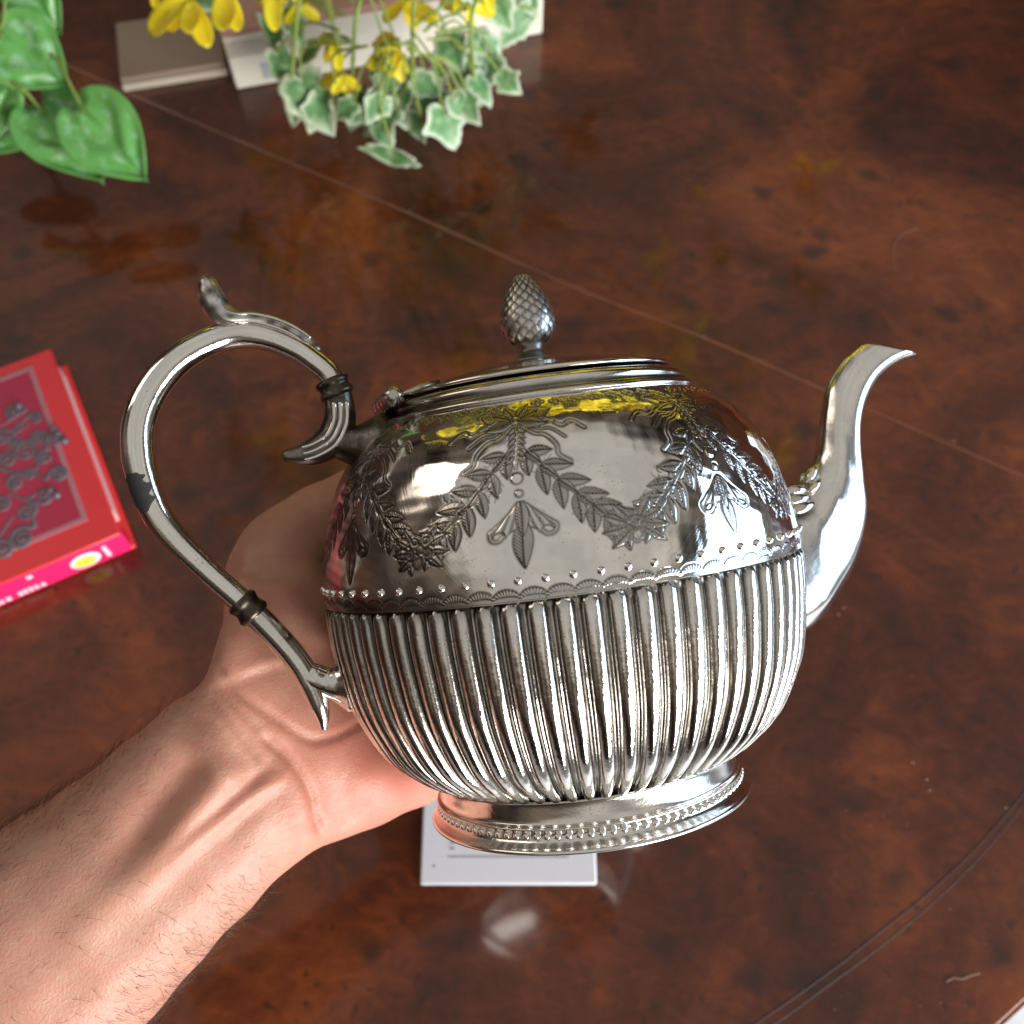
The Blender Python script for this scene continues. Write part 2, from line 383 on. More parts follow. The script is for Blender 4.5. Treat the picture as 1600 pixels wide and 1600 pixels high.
fl = mesh('floor', [(-4, -4, -0.74), (4, -4, -0.74), (4, 4, -0.74), (-4, 4, -0.74)], [(0, 1, 2, 3)], False)
tag(link('floor', fl, None, M['floor']), kind='structure')

# dust and crumbs on the table
dv, df = [], []
def crumb(c, r, sx=1.0):
    i = len(dv); a = random.random() * 6
    for k in range(6):
        t = a + k * PI / 3; rr = r * random.uniform(0.6, 1.1)
        dv.append((c.x + math.cos(t) * rr * sx, c.y + math.sin(t) * rr, 0.0002))
    dv.append((c.x, c.y, 0.0003 + r * 0.5))
    for k in range(6): df.append((i + k, i + (k + 1) % 6, i + 6))
for _ in range(75):
    px, py = random.uniform(900, 1600), random.uniform(30, 1590)
    if random.random() < 0.45: px, py = random.uniform(1300, 1600), random.uniform(1150, 1590)
    crumb(on(px, py), random.choice([0.00014, 0.0002, 0.0003]))
for p in [(1410, 46), (1426, 1192), (1448, 1218), (1452, 1235), (1572, 1262), (1310, 960), (1318, 950), (640, 330), (1100, 525), (1490, 690), (302, 172)]: crumb(on(*p), 0.00055, 1.5)
hair_pts = catmull([tuple(on(*p)) for p in [(1478, 1534), (1490, 1528), (1503, 1530), (1515, 1525), (1530, 1521)]], 14) + np.array([0, 0, 0.0006])
dm = mesh('dust', dv, df); dm = join_meshes('dust', [dm, tube('fibre', hair_pts, np.full(14, 0.00019), 6),
     tube('fibre', catmull([tuple(on(*p) + Vector((0, 0, .0003))) for p in [(1432, 358), (1408, 368), (1396, 390), (1398, 425)]], 12), np.full(12, 0.00012), 5)])
tag(link('dust', dm, None, M['dust']), 'pale dust specks and fibres scattered on the table top', 'dust', kind='stuff')

# ------------------------------------------------------------------ teapot
ROLL = 7.6; TILT = 1.1; PD = 0.300
base = Matrix(((1, 0, 0), (0, 0, 1), (0, -1, 0))).to_4x4()     # local x right, z up, y away -> camera axes
POT = CAMM @ Matrix.Translation(ray(876, 893) * PD) @ Matrix.Rotation(R(ROLL), 4, 'Z') @ Matrix.Rotation(R(TILT), 4, 'X') @ base
pot = tag(pot_root, 'round silver teapot with engraved dome, fluted bowl and pine cone finial', 'teapot')
pot.matrix_world = POT; POTI = POT.inverted()
PLANE = R(13.0)                                                # handle and spout stand in this plane through the axis
pdir = np.array([math.cos(PLANE), math.sin(PLANE), 0]); pnor = np.array([-math.sin(PLANE), math.cos(PLANE), 0])
def hp(px, py, off=0.0):
    """point of the handle-spout plane (pot coordinates) that shows at a pixel"""
    o = POTI @ CAMM.translation; d = (POTI.to_3x3() @ (CAMM.to_3x3() @ ray(px, py)))
    n = Vector(pnor); t = (off - o.dot(n)) / d.dot(n)
    return np.array(o + d * t)

NF = 68
def arc_sample(poly, n):
    d = catmull(poly, 600); s = np.concatenate([[0], np.cumsum(np.linalg.norm(np.diff(d, axis=0), axis=1))])
    t = np.linspace(0, s[-1], n)
    return np.stack([np.interp(t, s, d[:, 0]), np.interp(t, s, d[:, 1])], 1), s[-1]
DOME = [(46.2, 48.8), (55.2, 42.4), (60.8, 35.4), (64.4, 27.7), (68.1, 15.1), (69.4, 7), (69.6, 0.0)]
BOWL = [(69.6, 0), (69.5, -7), (68.9, -14.4), (67, -26.5), (64.2, -34.6), (58.8, -44.3), (51.5, -51.2), (44.8, -55.3)]
_, LV = arc_sample(DOME, 10)

# --- chased ornament of one 45 degree sector, drawn as a height field (mm) and a tarnish field
PXS = 0.085; UH = R(22.5) * 63
nu, nv = int(2 * UH / PXS) + 1, int(LV / PXS) + 1
U, V = np.meshgrid(np.linspace(-UH, UH, nu), np.linspace(0, LV, nv))
H = np.zeros_like(U); TN = np.zeros_like(U)
def win(x0, x1, y0, y1, pad=1.5):
    i0 = max(0, int((y0 - pad) / PXS)); i1 = min(nv, int((y1 + pad) / PXS) + 2)
    j0 = max(0, int((x0 - pad + UH) / PXS)); j1 = min(nu, int((x1 + pad + UH) / PXS) + 2)
    return slice(i0, i1), slice(j0, j1)
def pdist(pts, u, v):
    d = np.full(u.shape, 1e9)
    for (x0, y0), (x1, y1) in zip(pts[:-1], pts[1:]):
        dx, dy = x1 - x0, y1 - y0; L2 = dx * dx + dy * dy + 1e-9
        t = np.clip(((u - x0) * dx + (v - y0) * dy) / L2, 0, 1)
        d = np.minimum(d, np.hypot(u - x0 - t * dx, v - y0 - t * dy))
    return d
def stroke(pts, wd=0.5, h=0.25, groove=0.22, n=24, tn=0.75):
    p = catmull(pts, n)[:, :2]; s = win(p[:, 0].min(), p[:, 0].max(), p[:, 1].min(), p[:, 1].max())
    if s[0].stop <= s[0].start or s[1].stop <= s[1].start: return
    d = pdist(p, U[s], V[s])
    H[s] = np.where(d < wd * 1.6, h * np.exp(-(d / wd) ** 2) - groove * np.exp(-((d - wd * 1.35) / 0.28) ** 2), H[s])
    H[s] = np.where(d >= wd * 1.6, H[s] - groove * np.exp(-((d - wd * 1.35) / 0.28) ** 2) * (d < wd * 3), H[s])
    TN[s] = np.maximum(TN[s], tn * np.exp(-((d - wd * 1.35) / 0.34) ** 2)); TN[s] = np.maximum(TN[s], 0.35 * (d < wd * 1.3))
def line(pts, wd=0.22, depth=0.25, n=14, tn=0.7):
    p = catmull(pts, n)[:, :2]; s = win(p[:, 0].min(), p[:, 0].max(), p[:, 1].min(), p[:, 1].max())
    if s[0].stop <= s[0].start or s[1].stop <= s[1].start: return
    d = pdist(p, U[s], V[s]); g = np.exp(-(d / wd) ** 2)
    H[s] -= depth * g; TN[s] = np.maximum(TN[s], tn * g)
def leaf(x, y, ang, L, W, h=0.42, hatch=1, vein=True):
    c, sn = math.cos(ang), math.sin(ang)
    s = win(x - L, x + L, y - L, y + L)
    if s[0].stop <= s[0].start or s[1].stop <= s[1].start: return
    du, dv_ = U[s] - x, V[s] - y; a = du * c + dv_ * sn; b = -du * sn + dv_ * c
    t = np.clip(a / L, 0, 1); hw = W * np.sin(PI * t ** 0.8) ** 0.85 + 1e-3
    e_ = np.abs(b) / hw; ins = (a > 0) & (a < L) & (e_ < 1)
    bod = h * (1 - e_ ** 2) ** 0.5 if False else h * np.clip(1 - e_ ** 2, 0, 1)
    if vein: bod = bod - 0.30 * np.exp(-(b / 0.20) ** 2)
    hat = 0.10 * np.sin((a * 1.0 + np.abs(b) * 0.8) * 2 * PI / 0.8) * ((b * hatch) > 0.1)
    H[s] = np.where(ins, bod + hat - 0.05, H[s])
    edge = np.exp(-((np.abs(b) - hw) / 0.26) ** 2) * (a > -0.2) * (a < L + 0.2)
    H[s] -= 0.24 * edge; TN[s] = np.maximum(np.where(ins, 0.46 + 0.3 * (hat < -0.03) + 0.5 * np.exp(-(b / 0.22) ** 2) * vein, TN[s]), 0.85 * edge)
def ball(x, y, r, h=0.5):
    s = win(x - r, x + r, y - r, y + r)
    if s[0].stop <= s[0].start or s[1].stop <= s[1].start: return
    d = np.hypot(U[s] - x, V[s] - y)
    H[s] = np.where(d < r, h * np.sqrt(np.clip(1 - (d / r) ** 2, 0, 1)), H[s]) - 0.2 * np.exp(-((d - r * 1.1) / 0.25) ** 2)
    TN[s] = np.maximum(TN[s], 0.8 * np.exp(-((d - r * 1.1) / 0.3) ** 2))
def flower(x, y, r, n=6):
    for k in range(n):
        a = k * 2 * PI / n + 0.3
        leaf(x + 0.5 * math.cos(a), y + 0.5 * math.sin(a), a, r, r * 0.36, 0.45)
    ball(x, y, r * 0.24, 0.5)
for sg in (-1, 1):
    # hanging swag of leaf pairs, from the bow to the flower cluster on the sector's edge
    path = catmull([(sg * 1.8, 20.5), (sg * 8.5, 28.5), (sg * 15, 35.5), (sg * 20.5, 40.5), (sg * UH, 43.0)], 40)
    for k, i in enumerate(np.linspace(1, 31, 7).astype(int)):
        q = path[i]; d = path[i + 1] - path[max(0, i - 1)]; an = math.atan2(d[1], d[0])
        j1, j2 = random.uniform(-.15, .15), random.uniform(-.15, .15); Ls = random.uniform(6.2, 7.6)
        leaf(q[0], q[1], an + sg * (0.74 + j1), Ls, 1.55, hatch=1); leaf(q[0], q[1], an - sg * (0.74 + j2), Ls, 1.55, hatch=-1)
        leaf(q[0], q[1], an + random.uniform(-.12, .12), 5.0, 1.05)
        for w_ in (-1, 1):
            aa = an + w_ * 1.25; line([(q[0] + math.cos(aa) * 1.2, q[1] + math.sin(aa) * 1.2), (q[0] + math.cos(aa) * 3.0 + math.cos(an), q[1] + math.sin(aa) * 3.0 + math.sin(an)), (q[0] + math.cos(aa) * 4.1 + math.cos(an) * 2.4, q[1] + math.sin(aa) * 4.1 + math.sin(an) * 2.4)], 0.2, 0.2)
    for k in range(70):
        q = path[random.randint(1, 36)]; a = random.uniform(0, 6.28); r0 = random.uniform(0.6, 4.6); x0, y0 = q[0] + math.cos(a) * r0, q[1] + math.sin(a) * r0; b = a + random.uniform(-.7, .7)
        line([(x0, y0), (x0 + math.cos(b) * .7, y0 + math.sin(b) * .7), (x0 + math.cos(b + .4) * 1.5, y0 + math.sin(b + .4) * 1.5)], 0.15, 0.14, 6, 0.6)
    stroke(path[:34].tolist(), 0.26, 0.25, 0.2, 34)
    for i in (8, 18, 28): ball(path[i][0], path[i][1], 0.6)
    for k, a in enumerate((-2.5, -2.0, -1.45, -0.9, 0.9, 1.45, 2.0, 2.5)):
        aa = math.pi / 2 + (a if sg > 0 else -a); leaf(sg * UH + math.cos(aa) * 2.2, 42.5 + math.sin(aa) * 2.0, aa, 5.6, 1.25)
    for k in range(5):
        a = k * 2 * PI / 5 + 0.4; fx_, fy_ = sg * UH + math.cos(a) * 2.5, 42.4 + math.sin(a) * 2.5
        ball(fx_, fy_, 1.75, 0.4); ball(fx_ + math.cos(a) * .2, fy_ + math.sin(a) * .2, 0.95, 0.05)
    ball(sg * UH, 42.4, 1.0, 0.55)
    # ribbons
    stroke([(sg * 1, 11.5), (sg * 5, 13.2), (sg * 8.5, 11.8), (sg * 12, 14.2), (sg * 15, 13.0), (sg * 18, 15.6)], 0.36, 0.14, 0.26)
    line([(sg * 3, 12.6), (sg * 7, 12.6), (sg * 10, 13.0), (sg * 13.5, 13.8), (sg * 16, 14.0)], 0.18, 0.2)
    stroke([(sg * 1, 12.5), (sg * 4.5, 16), (sg * 7.5, 17), (sg * 10, 20), (sg * 10.5, 23), (sg * 13, 25)], 0.36, 0.14, 0.26)
    stroke([(sg * 1.2, 12.0), (sg * 6, 14.8), (sg * 9, 15.0), (sg * 12.5, 18)], 0.25, 0.12, 0.22)
    line([(sg * 3, 14.6), (sg * 6, 16.6), (sg * 9, 18.8), (sg * 10.2, 21.5)], 0.18, 0.2)
    # bow loops
    leaf(sg * 0.6, 10.5, (0 if sg > 0 else PI) - sg * 0.30, 10.4, 3.5, 0.5, vein=False)
    leaf(sg * 0.6, 11.2, (0 if sg > 0 else PI) + sg * 0.25, 8.2, 1.9, 0.4)
    leaf(sg * 1.2, 10.2, (0 if sg > 0 else PI) - sg * 0.45, 6.2, 1.5, -0.1, vein=True)
    leaf(sg * 0.5, 9.5, -PI / 2 + sg * 0.55, 6.2, 1.6, 0.4)
    # stem of the bow and fern sprigs
    line([(sg * 0.9, 13), (sg * 1.1, 19), (sg * 0.3, 25.5)], 0.25, 0.3)
    for k in range(6): leaf(sg * 0.4, 13.5 + k * 1.7, PI / 2 - sg * 0.75, 2.6, 0.55, 0.3, vein=False)
    # neck border of small trefoils
    for u0 in (7.0, 12.6, 18.2, 23.8):
        for (a, b) in ((0, 0), (1.35, 1.0), (-1.35, 1.0), (0, 2.0)): ball(sg * u0 + a, 3.1 + b, 0.62, 0.35)
    # pendant side lobes
    for k in range(8): line([(sg * (1.0 + k * .62), 35.6 + k * .55), (sg * (1.9 + k * .66), 34.9 + k * .62)], 0.15, 0.2, 6)
    stroke([(sg * 0.6, 34.0), (sg * 3.4, 36.8), (sg * 6.2, 39.2), (sg * 7.4, 40.2), (sg * 7.0, 41.9), (sg * 5.4, 42.2), (sg * 4.2, 41.2)], 0.3, 0.3, 0.2)
bw = np.clip((V - 33.6) / 7.2, 0, 1); hw_ = 0.5 + 6.3 * bw ** 0.85; bot = 41.2 - 1.5 * np.abs(np.sin(PI * (np.abs(U) - 0.2) / 3.4)) ** 0.7 + 0.5
ins = (np.abs(U) < hw_) & (V > 33.6) & (V < bot); rib = np.cos(np.arctan2(U, V - 31.0) * 34)
prof_ = 0.42 * np.clip(np.minimum(hw_ - np.abs(U), bot - V) / 0.9, 0, 1) + 0.10 * rib
H = np.where(ins, prof_, H); TN = np.where(ins, 0.40 - 0.3 * rib, TN)
edge_ = np.where((V > 33.4) & (V < bot + 0.4), np.exp(-((np.abs(U) - hw_) / 0.26) ** 2), 0); edge_ = np.maximum(edge_, np.where(np.abs(U) < hw_, np.exp(-((V - bot) / 0.26) ** 2), 0) * (V > 33.6))
H = H - 0.25 * edge_; TN = np.maximum(TN, 0.9 * edge_)
leaf(0, 38.2, PI / 2, 11.2, 2.2, 0.5); leaf(0, 33.4, PI / 2, 9, 1.5, 0.5)
ball(0, 27.8, 1.35, 0.6); ball(0, 31.6, 0.85, 0.55); ball(0, 10.6, 1.5, 0.7)
# blur the tarnish a little so that it creeps out of the lines
for _ in range(3):
    TN = np.maximum(TN, 0); TN[1:-1, 1:-1] = (TN[1:-1, 1:-1] * 2 + TN[:-2, 1:-1] + TN[2:, 1:-1] + TN[1:-1, :-2] + TN[1:-1, 2:]) / 6
H = np.clip(H, -0.5, 0.7)

def bilerp(A, u, v):
    x = np.clip((u + UH) / (2 * UH) * (nu - 1), 0, nu - 1.001); y = np.clip(v / LV * (nv - 1), 0, nv - 1.001)
    i, j = y.astype(int), x.astype(int); fy, fx = y - i, x - j
    return A[i, j] * (1 - fy) * (1 - fx) + A[i, j + 1] * (1 - fy) * fx + A[i + 1, j] * fy * (1 - fx) + A[i + 1, j + 1] * fy * fx
def dents(x, y, z):
    return (0.16 * np.sin(0.11 * x + 0.07 * z + 1.3) * np.sin(0.13 * z - 0.06 * y + 0.4) + 0.07 * np.sin(0.31 * x - 0.22 * z) * np.sin(0.27 * z + 0.3 * y + 2)
            + 0.025 * np.sin(0.9 * x + 0.7 * z + 0.5 * y) * np.sin(0.8 * z - 0.6 * x))
th = np.concatenate([np.linspace(-86, 86, 1060, endpoint=False), np.linspace(86, 274, 330, endpoint=False)])
tr = np.radians(th)
RZ, _ = arc_sample(DOME, 275)
dr = np.gradient(RZ, axis=0); nrm = np.stack([-dr[:, 1], dr[:, 0]], 1); nrm /= np.linalg.norm(nrm, axis=1)[:, None]
if nrm[-1, 0] < 0: nrm = -nrm
vv = np.linspace(0, LV, len(RZ))
SEC = 45.0; BOW0 = -8.7
sec = np.round((th - BOW0) / SEC); ang = np.radians(th - BOW0 - sec * SEC)
TT, VV = np.meshgrid(ang * 63, vv)
S_ = np.meshgrid(sec, vv)[0]
TTw = TT + 0.28 * np.sin(VV * 0.3 + S_ * 2.1) * np.cos(TT * PI / (2 * UH)); VVw = VV + 0.3 * np.sin(TT * 0.25 + S_ * 1.7)
hh = bilerp(H, TTw, np.clip(VVw, 0, LV)); tn = bilerp(TN, TTw, np.clip(VVw, 0, LV))
# scalloped border with hatching just above the flutes, one scallop per flute
ph = (np.meshgrid(th, vv)[0] + 0.0) / (360 / NF); ph = (ph - np.floor(ph)) * 2 - 1           # -1..1 across one flute
zed = LV - VV                                                                                  # mm above the band line
top = 1.0 + 2.1 * np.sqrt(np.clip(1 - (ph * 0.96) ** 2, 0, 1))
inb = zed < top
rr_ = np.hypot(ph * 3.0, zed - 0.0); aa_ = np.arctan2(zed + 0.3, ph * 3.0)
hat = np.cos(aa_ * 26)
bandm = zed > 0.50 * top - 0.1
hat = hat * bandm
hs = np.where(inb, np.where(bandm, 0.30, 0.05) + 0.14 * hat, 0) - 0.16 * np.exp(-((zed - 0.5 * top + 0.1) / 0.16) ** 2) * inb - 0.28 * np.exp(-((zed - top) / 0.2) ** 2)
hh = np.where(zed < 4.2, hs, hh); tn = np.where(zed < 4.2, np.where(inb, 0.35 - 0.3 * hat, 0) + 0.8 * np.exp(-((zed - top) / 0.26) ** 2), tn)
tn += 0.35 * np.exp(-(VV / 0.8) ** 2)
X0 = RZ[:, :1] * np.sin(tr); Y0 = -RZ[:, :1] * np.cos(tr); Z0 = np.repeat(RZ[:, 1:], len(th), 1)
hh = hh * 0.36 + dents(X0, Y0, Z0) * np.clip(zed / 8, 0, 1)
P = np.zeros((len(RZ), len(th), 3)); rad = RZ[:, :1] + hh * nrm[:, :1]
P[:, :, 0] = rad * np.sin(tr); P[:, :, 1] = -rad * np.cos(tr); P[:, :, 2] = RZ[:, 1:] + hh * nrm[:, 1:]
# heavier blackening on the handle side
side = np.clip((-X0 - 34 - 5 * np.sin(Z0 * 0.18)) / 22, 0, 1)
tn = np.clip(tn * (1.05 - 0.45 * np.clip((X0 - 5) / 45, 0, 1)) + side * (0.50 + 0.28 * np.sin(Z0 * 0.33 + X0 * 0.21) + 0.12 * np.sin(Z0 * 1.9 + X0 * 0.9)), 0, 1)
me = grid_mesh('dome', P * MM, True, flip=True); set_attr(me, 'tarnish', np.clip(tn, 0, 1).reshape(-1))
dome = link('dome', me, pot, M['silver'])
# studs above the scallops
bm = bmesh.new(); bmesh.ops.create_uvsphere(bm, u_segments=14, v_segments=8, radius=0.00105)
sm = bpy.data.meshes.new('stud'); bm.to_mesh(sm); bm.free(); sm.polygons.foreach_set('use_smooth', [True] * len(sm.polygons)); sm.materials.append(M['silver'])
for k in range(NF):
    t = R((k + 0.0) * 360 / NF); o = link('stud', sm, dome); o.location = (0.0695 * math.sin(t), -0.0695 * math.cos(t), 0.0049)

# --- fluted bowl
bz, LB = arc_sample(BOWL, 60)
inner = bz.copy(); inner[:, 0] -= 1.5; inner[:, 1] += np.linspace(0, 1.0, 60)
me = lathe('bowl', np.vstack([[[69.7, 0.35]], [[69.0, -0.6]], inner]) * MM, 288); set_attr(me, 'tarnish', np.full(len(me.vertices), 0.75))
bowl = link('bowl', me, pot, M['flute'])
nw, nl = 27, 58
d_ = np.gradient(bz, axis=0); nb = np.stack([-d_[:, 1], d_[:, 0]], 1); nb /= np.linalg.norm(nb, axis=1)[:, None]
if nb[0, 0] < 0: nb = -nb
s_ = np.linspace(0, LB, 60); ss = np.linspace(0.15, LB - 0.1, nl)
G = np.zeros((nl, nw, 3)); TA = np.zeros((nl, nw))
for i, s in enumerate(ss):
    r_, z_ = np.interp(s, s_, bz[:, 0]), np.interp(s, s_, bz[:, 1]); n0, n1 = np.interp(s, s_, nb[:, 0]), np.interp(s, s_, nb[:, 1])
    e1 = min(1.0, s / 2.6); e2 = min(1.0, (LB - s) / 3.0)
    endf = math.sqrt(max(0.0, 1 - (1 - e1) ** 2)) * math.sqrt(max(0.0, 1 - (1 - e2) ** 2))
    hw = R(180 / NF) * 0.985
    for j in range(nw):
        x = j / (nw - 1) * 2 - 1
        wn = x; x = x / max(0.30, math.sqrt(max(0, 1 - (1 - e1) ** 2)) * math.sqrt(max(0.05, 1 - (1 - e2) ** 2)) ** 0.5)
        prof = max(0.0, 1 - (abs(x) / 0.78) ** 2.1) ** 0.56 if abs(x) < 0.78 else 0.0; val = 0.22 * min(1, max(0, (abs(x) - 0.80) / 0.20)) ** 1.5
        h = -1.45 + (1.85 * prof + val) * (0.25 + 0.75 * endf)
        t = wn * hw; rr = r_ + h * n0
        G[i, j] = (rr * math.sin(t), -rr * math.cos(t), z_ + h * n1)
        TA[i, j] = min(1, 0.95 * math.exp(-((abs(x) - 0.80) / 0.13) ** 2) + (0.8 if abs(x) > 0.7 else 0.45) * (1 - min(1, s / 4.0)) + 0.3 * (1 - min(1, (LB - s) / 3)))
me = grid_mesh('flute', G * MM, flip=True); set_attr(me, 'tarnish', TA.reshape(-1)); me.materials.append(M['flute'])
for k in range(NF):
    o = link('flute', me, bowl); o.rotation_euler = (R(0), 0, R((k + 0.5) * 360 / NF))

# --- foot
ft = [(45.2, -54.6), (44.3, -55.3), (44.0, -56.2), (43.9, -58.0), (43.9, -60.0), (44.2, -61.0), (45.1, -61.5), (45.5, -61.9), (45.0, -62.5), (44.6, -63.6), (45.0, -65.0),
      (46.3, -66.2), (47.2, -66.8), (47.5, -67.3), (47.2, -67.9), (45.5, -68.2), (43, -67.8), (41, -65), (40, -60), (0.1, -58)]
ftd = arc_sample(ft[:16], 70)[0]
me = lathe('foot', np.vstack([ftd, ft[16:]]) * MM, 200); set_attr(me, 'tarnish', np.full(len(me.vertices), 0.04))
foot = link('foot', me, pot, M['foot'])
bm = bmesh.new(); bmesh.ops.create_uvsphere(bm, u_segments=10, v_segments=7, radius=0.001)
bmesh.ops.scale(bm, vec=(1.05, 0.8, 1.0), verts=bm.verts)
bd = bpy.data.meshes.new('bead'); bm.to_mesh(bd); bm.free(); bd.polygons.foreach_set('use_smooth', [True] * len(bd.polygons)); bd.materials.append(M['foot'])
for k in range(98):
    t = 2 * PI * k / 98; o = link('bead', bd, foot); o.location = (0.0449 * math.sin(t), -0.0449 * math.cos(t), -0.0637)
    o.rotation_euler = (R(-25), 0, t)

# --- neck rim, lid, hinge, finial
nk = [(46.0, 48.3), (46.9, 48.6), (47.1, 49.2), (46.6, 49.9), (45.4, 50.1), (44.4, 50.5), (43.8, 51.4), (43.9, 52.4), (43.6, 53.3), (42.6, 54.1), (41.6, 54.5), (40.6, 54.5), (40.0, 54.0), (39.6, 52), (30, 51)]
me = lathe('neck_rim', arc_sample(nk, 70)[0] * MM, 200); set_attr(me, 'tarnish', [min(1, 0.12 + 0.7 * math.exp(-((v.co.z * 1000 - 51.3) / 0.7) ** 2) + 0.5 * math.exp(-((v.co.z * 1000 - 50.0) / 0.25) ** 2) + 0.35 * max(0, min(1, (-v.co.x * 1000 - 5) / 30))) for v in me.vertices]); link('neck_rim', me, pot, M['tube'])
ld = [(30, 54.8), (39.2, 55.3), (40.2, 55.7), (40.5, 56.2), (40.1, 56.7), (38.5, 57.0), (34, 57.9), (25, 60.3), (12, 62.6), (5, 63.3), (0.2, 63.4)]
me = lathe('lid', arc_sample(ld, 60)[0] * MM, 160); set_attr(me, 'tarnish', np.full(len(me.vertices), 0.08)); lid = link('lid', me, pot, M['tube'])
hy = -0.006
hc = np.array([-0.0445, hy, 0.0555]); hax = np.array([0.25, -1, 0]) / np.linalg.norm([0.25, -1, 0])
hm = tube('hinge', [hc - hax * 0.008, hc + hax * 0.016], [0.0024, 0.0024], 16); hinge = link('hinge', hm, pot, M['dark'])
for k in (-0.006, 0.002, 0.010, 0.0165): link('knuckle', tube('knuckle', [hc + hax * (k - 0.0022), hc + hax * (k + 0.0022)], [0.0030, 0.0030], 16), hinge, M['dark'])
link('leaf_plate', loft('leaf_plate', [hc + [0.001, 0, 0.0006], hc + [0.009, -0.001, 0.0026], hc + [0.016, -0.001, 0.0038]], [hax * 0.012, hax * 0.010, hax * 0.004], [[0, 0, .0012]] * 3, 16, 3), hinge, M['dark'])
link('bracket', loft('bracket', [hc + [0.0, 0.002, 0.0], hc + [-0.004, 0.003, -0.005], hc + [-0.009, 0.004, -0.0115], hc + [-0.011, 0.004, -0.0150]],
     [hax * 0.009, hax * 0.011, hax * 0.013, hax * 0.009], [[.0018, 0, .0012], [.0020, 0, .0014], [.0018, 0, .0014], [.0006, 0, .0008]], 18, 3), hinge, M['dark'])
fn = [(7.2, 62.8), (7.0, 63.6), (5.4, 64.2), (4.6, 65.0), (3.6, 66.2), (3.7, 67.5), (4.4, 68.6), (6.3, 70.2), (7.6, 72.8), (7.8, 75.2), (7.0, 78.8), (5.5, 82.6), (3.5, 86.2), (1.6, 88.7), (0.1, 89.6)]
fp, FL = arc_sample(fn, 80)
me = lathe('finial', (fp - np.array([0.25, 0])) * np.array([1, 1]) * MM, 64); set_attr(me, 'tarnish', np.full(len(me.vertices), 0.55))
finial = link('finial', me, pot, M['finial'])
scv = [(-1, 0, 0), (0, 1, 0.05), (1, 0, 0), (0, -1.25, 0.25), (0, -0.35, 0.62), (-0.45, -0.2, 0.36), (0.45, -0.2, 0.36)]
scf = [(0, 5, 1), (1, 5, 4), (1, 4, 6), (1, 6, 2), (0, 3, 5), (5, 3, 4), (4, 3, 6), (6, 3, 2)]
scm = mesh('scale', scv, scf, True); set_attr(scm, 'tarnish', [0.7, 0.6, 0.7, 0.15, 0.0, 0.2, 0.2]); scm.materials.append(M['finial'])
ovz = np.array([p for p in fn[6:]]); row = 0; zz = 70.2
while zz < 88.4:
    rr = np.interp(zz, ovz[:, 1], ovz[:, 0]); drz = (np.interp(zz + 0.4, ovz[:, 1], ovz[:, 0]) - np.interp(zz - 0.4, ovz[:, 1], ovz[:, 0])) / 0.8
    n = 12; sz = 2 * PI * rr / n / 2 * 1.06; nn = Vector((1, 0, -drz)).normalized()
    for k in range(n):
        t = 2 * PI * (k + 0.5 * (row % 2)) / n
        rad3 = Vector((math.sin(t), -math.cos(t), 0)); nor = (rad3 * nn.x + Vector((0, 0, nn.z))).normalized()
        xx = Vector((math.cos(t), math.sin(t), 0)); yy = nor.cross(xx)
        vs2 = max(0.75, min(1.25, sz)) if sz > 0.5 else sz
        o = link('scale', scm, finial)
        o.matrix_local = Matrix.Translation((rad3 * rr + Vector((0, 0, zz))) * MM) @ Matrix((xx * sz * MM, yy * 1.25 * vs2 * MM, nor * 0.95 * max(0.6, vs2 * 0.9) * MM)).transposed().to_4x4()
    zz += 1.22 * max(0.72, min(1.2, sz)); row += 1

# --- handle
def plane_pts(px): return [hp(*p) for p in px]
def tarn(me, f): set_attr(me, 'tarnish', [f(v.co) if callable(f) else f for v in me.vertices])
ht = catmull(plane_pts([(526, 604), (512, 583), (488, 563), (460, 545), (417, 528), (370, 523), (322, 537), (275, 566), (239, 609), (219, 656), (216, 704), (225, 751), (246, 804), (277, 846), (325, 893), (388, 949)]), 110)
tt = np.linspace(0, 1, 110)
hr = np.interp(tt, [0, .12, .25, .4, .58, .68, .78, .9, 1], [3.4, 3.6, 3.7, 4.0, 4.6, 4.6, 4.1, 3.7, 3.5]) * MM
me = tube('handle', ht, hr, 28, pnor); tarn(me, 0.03); handle = link('handle', me, pot, M['tube'])
def ring_piece(name, c0, c1, r, mat, parent, bead=True, tn=0.5):
    c0, c1 = hp(*c0), hp(*c1); ax = c1 - c0
    prof = [(0, .92), (.08, 1.06), (.2, 1.12), (.32, 1.04), (.42, .98), (.55, .98), (.66, 1.06), (.8, 1.14), (.93, 1.06), (1, .92)] if bead else [(0, 1), (.15, 1.06), (.85, 1.06), (1, 1)]
    ax_n = ax / np.linalg.norm(ax); N = np.cross(ax_n, pnor)
    me = loft(name, [c0 + ax * t for t, _ in prof], [N * r * f for _, f in prof], [pnor * r * f for _, f in prof], 28); tarn(me, tn)
    return link(name, me, parent, mat)
ring_piece('collar', (516, 592), (529, 620), 4.5 * MM, M['dark'], handle)
ring_piece('collar', (374, 936), (401, 963), 4.1 * MM, M['dark'], handle)
pi_ = np.arange(78, 87); Tg = np.gradient(ht, axis=0); Tg /= np.linalg.norm(Tg, axis=1)[:, None]; Nn = np.cross(Tg, pnor)
G = np.zeros((9, 11, 3))
for a_, i in enumerate(pi_):
    half = 0.95 * math.sqrt(max(0.02, 1 - ((a_ - 4) / 4.3) ** 2)) + 0.25 * math.sin(a_ * 2.3)
    for j in range(11):
        t = PI * 1.32 + (j / 10 * 2 - 1) * half; G[a_, j] = ht[i] + (Nn[i] * math.cos(t) + np.array(pnor) * math.sin(t)) * (hr[i] + 0.00012)
link('insulator_patch', grid_mesh('insulator_patch', G), handle, M['patch'])
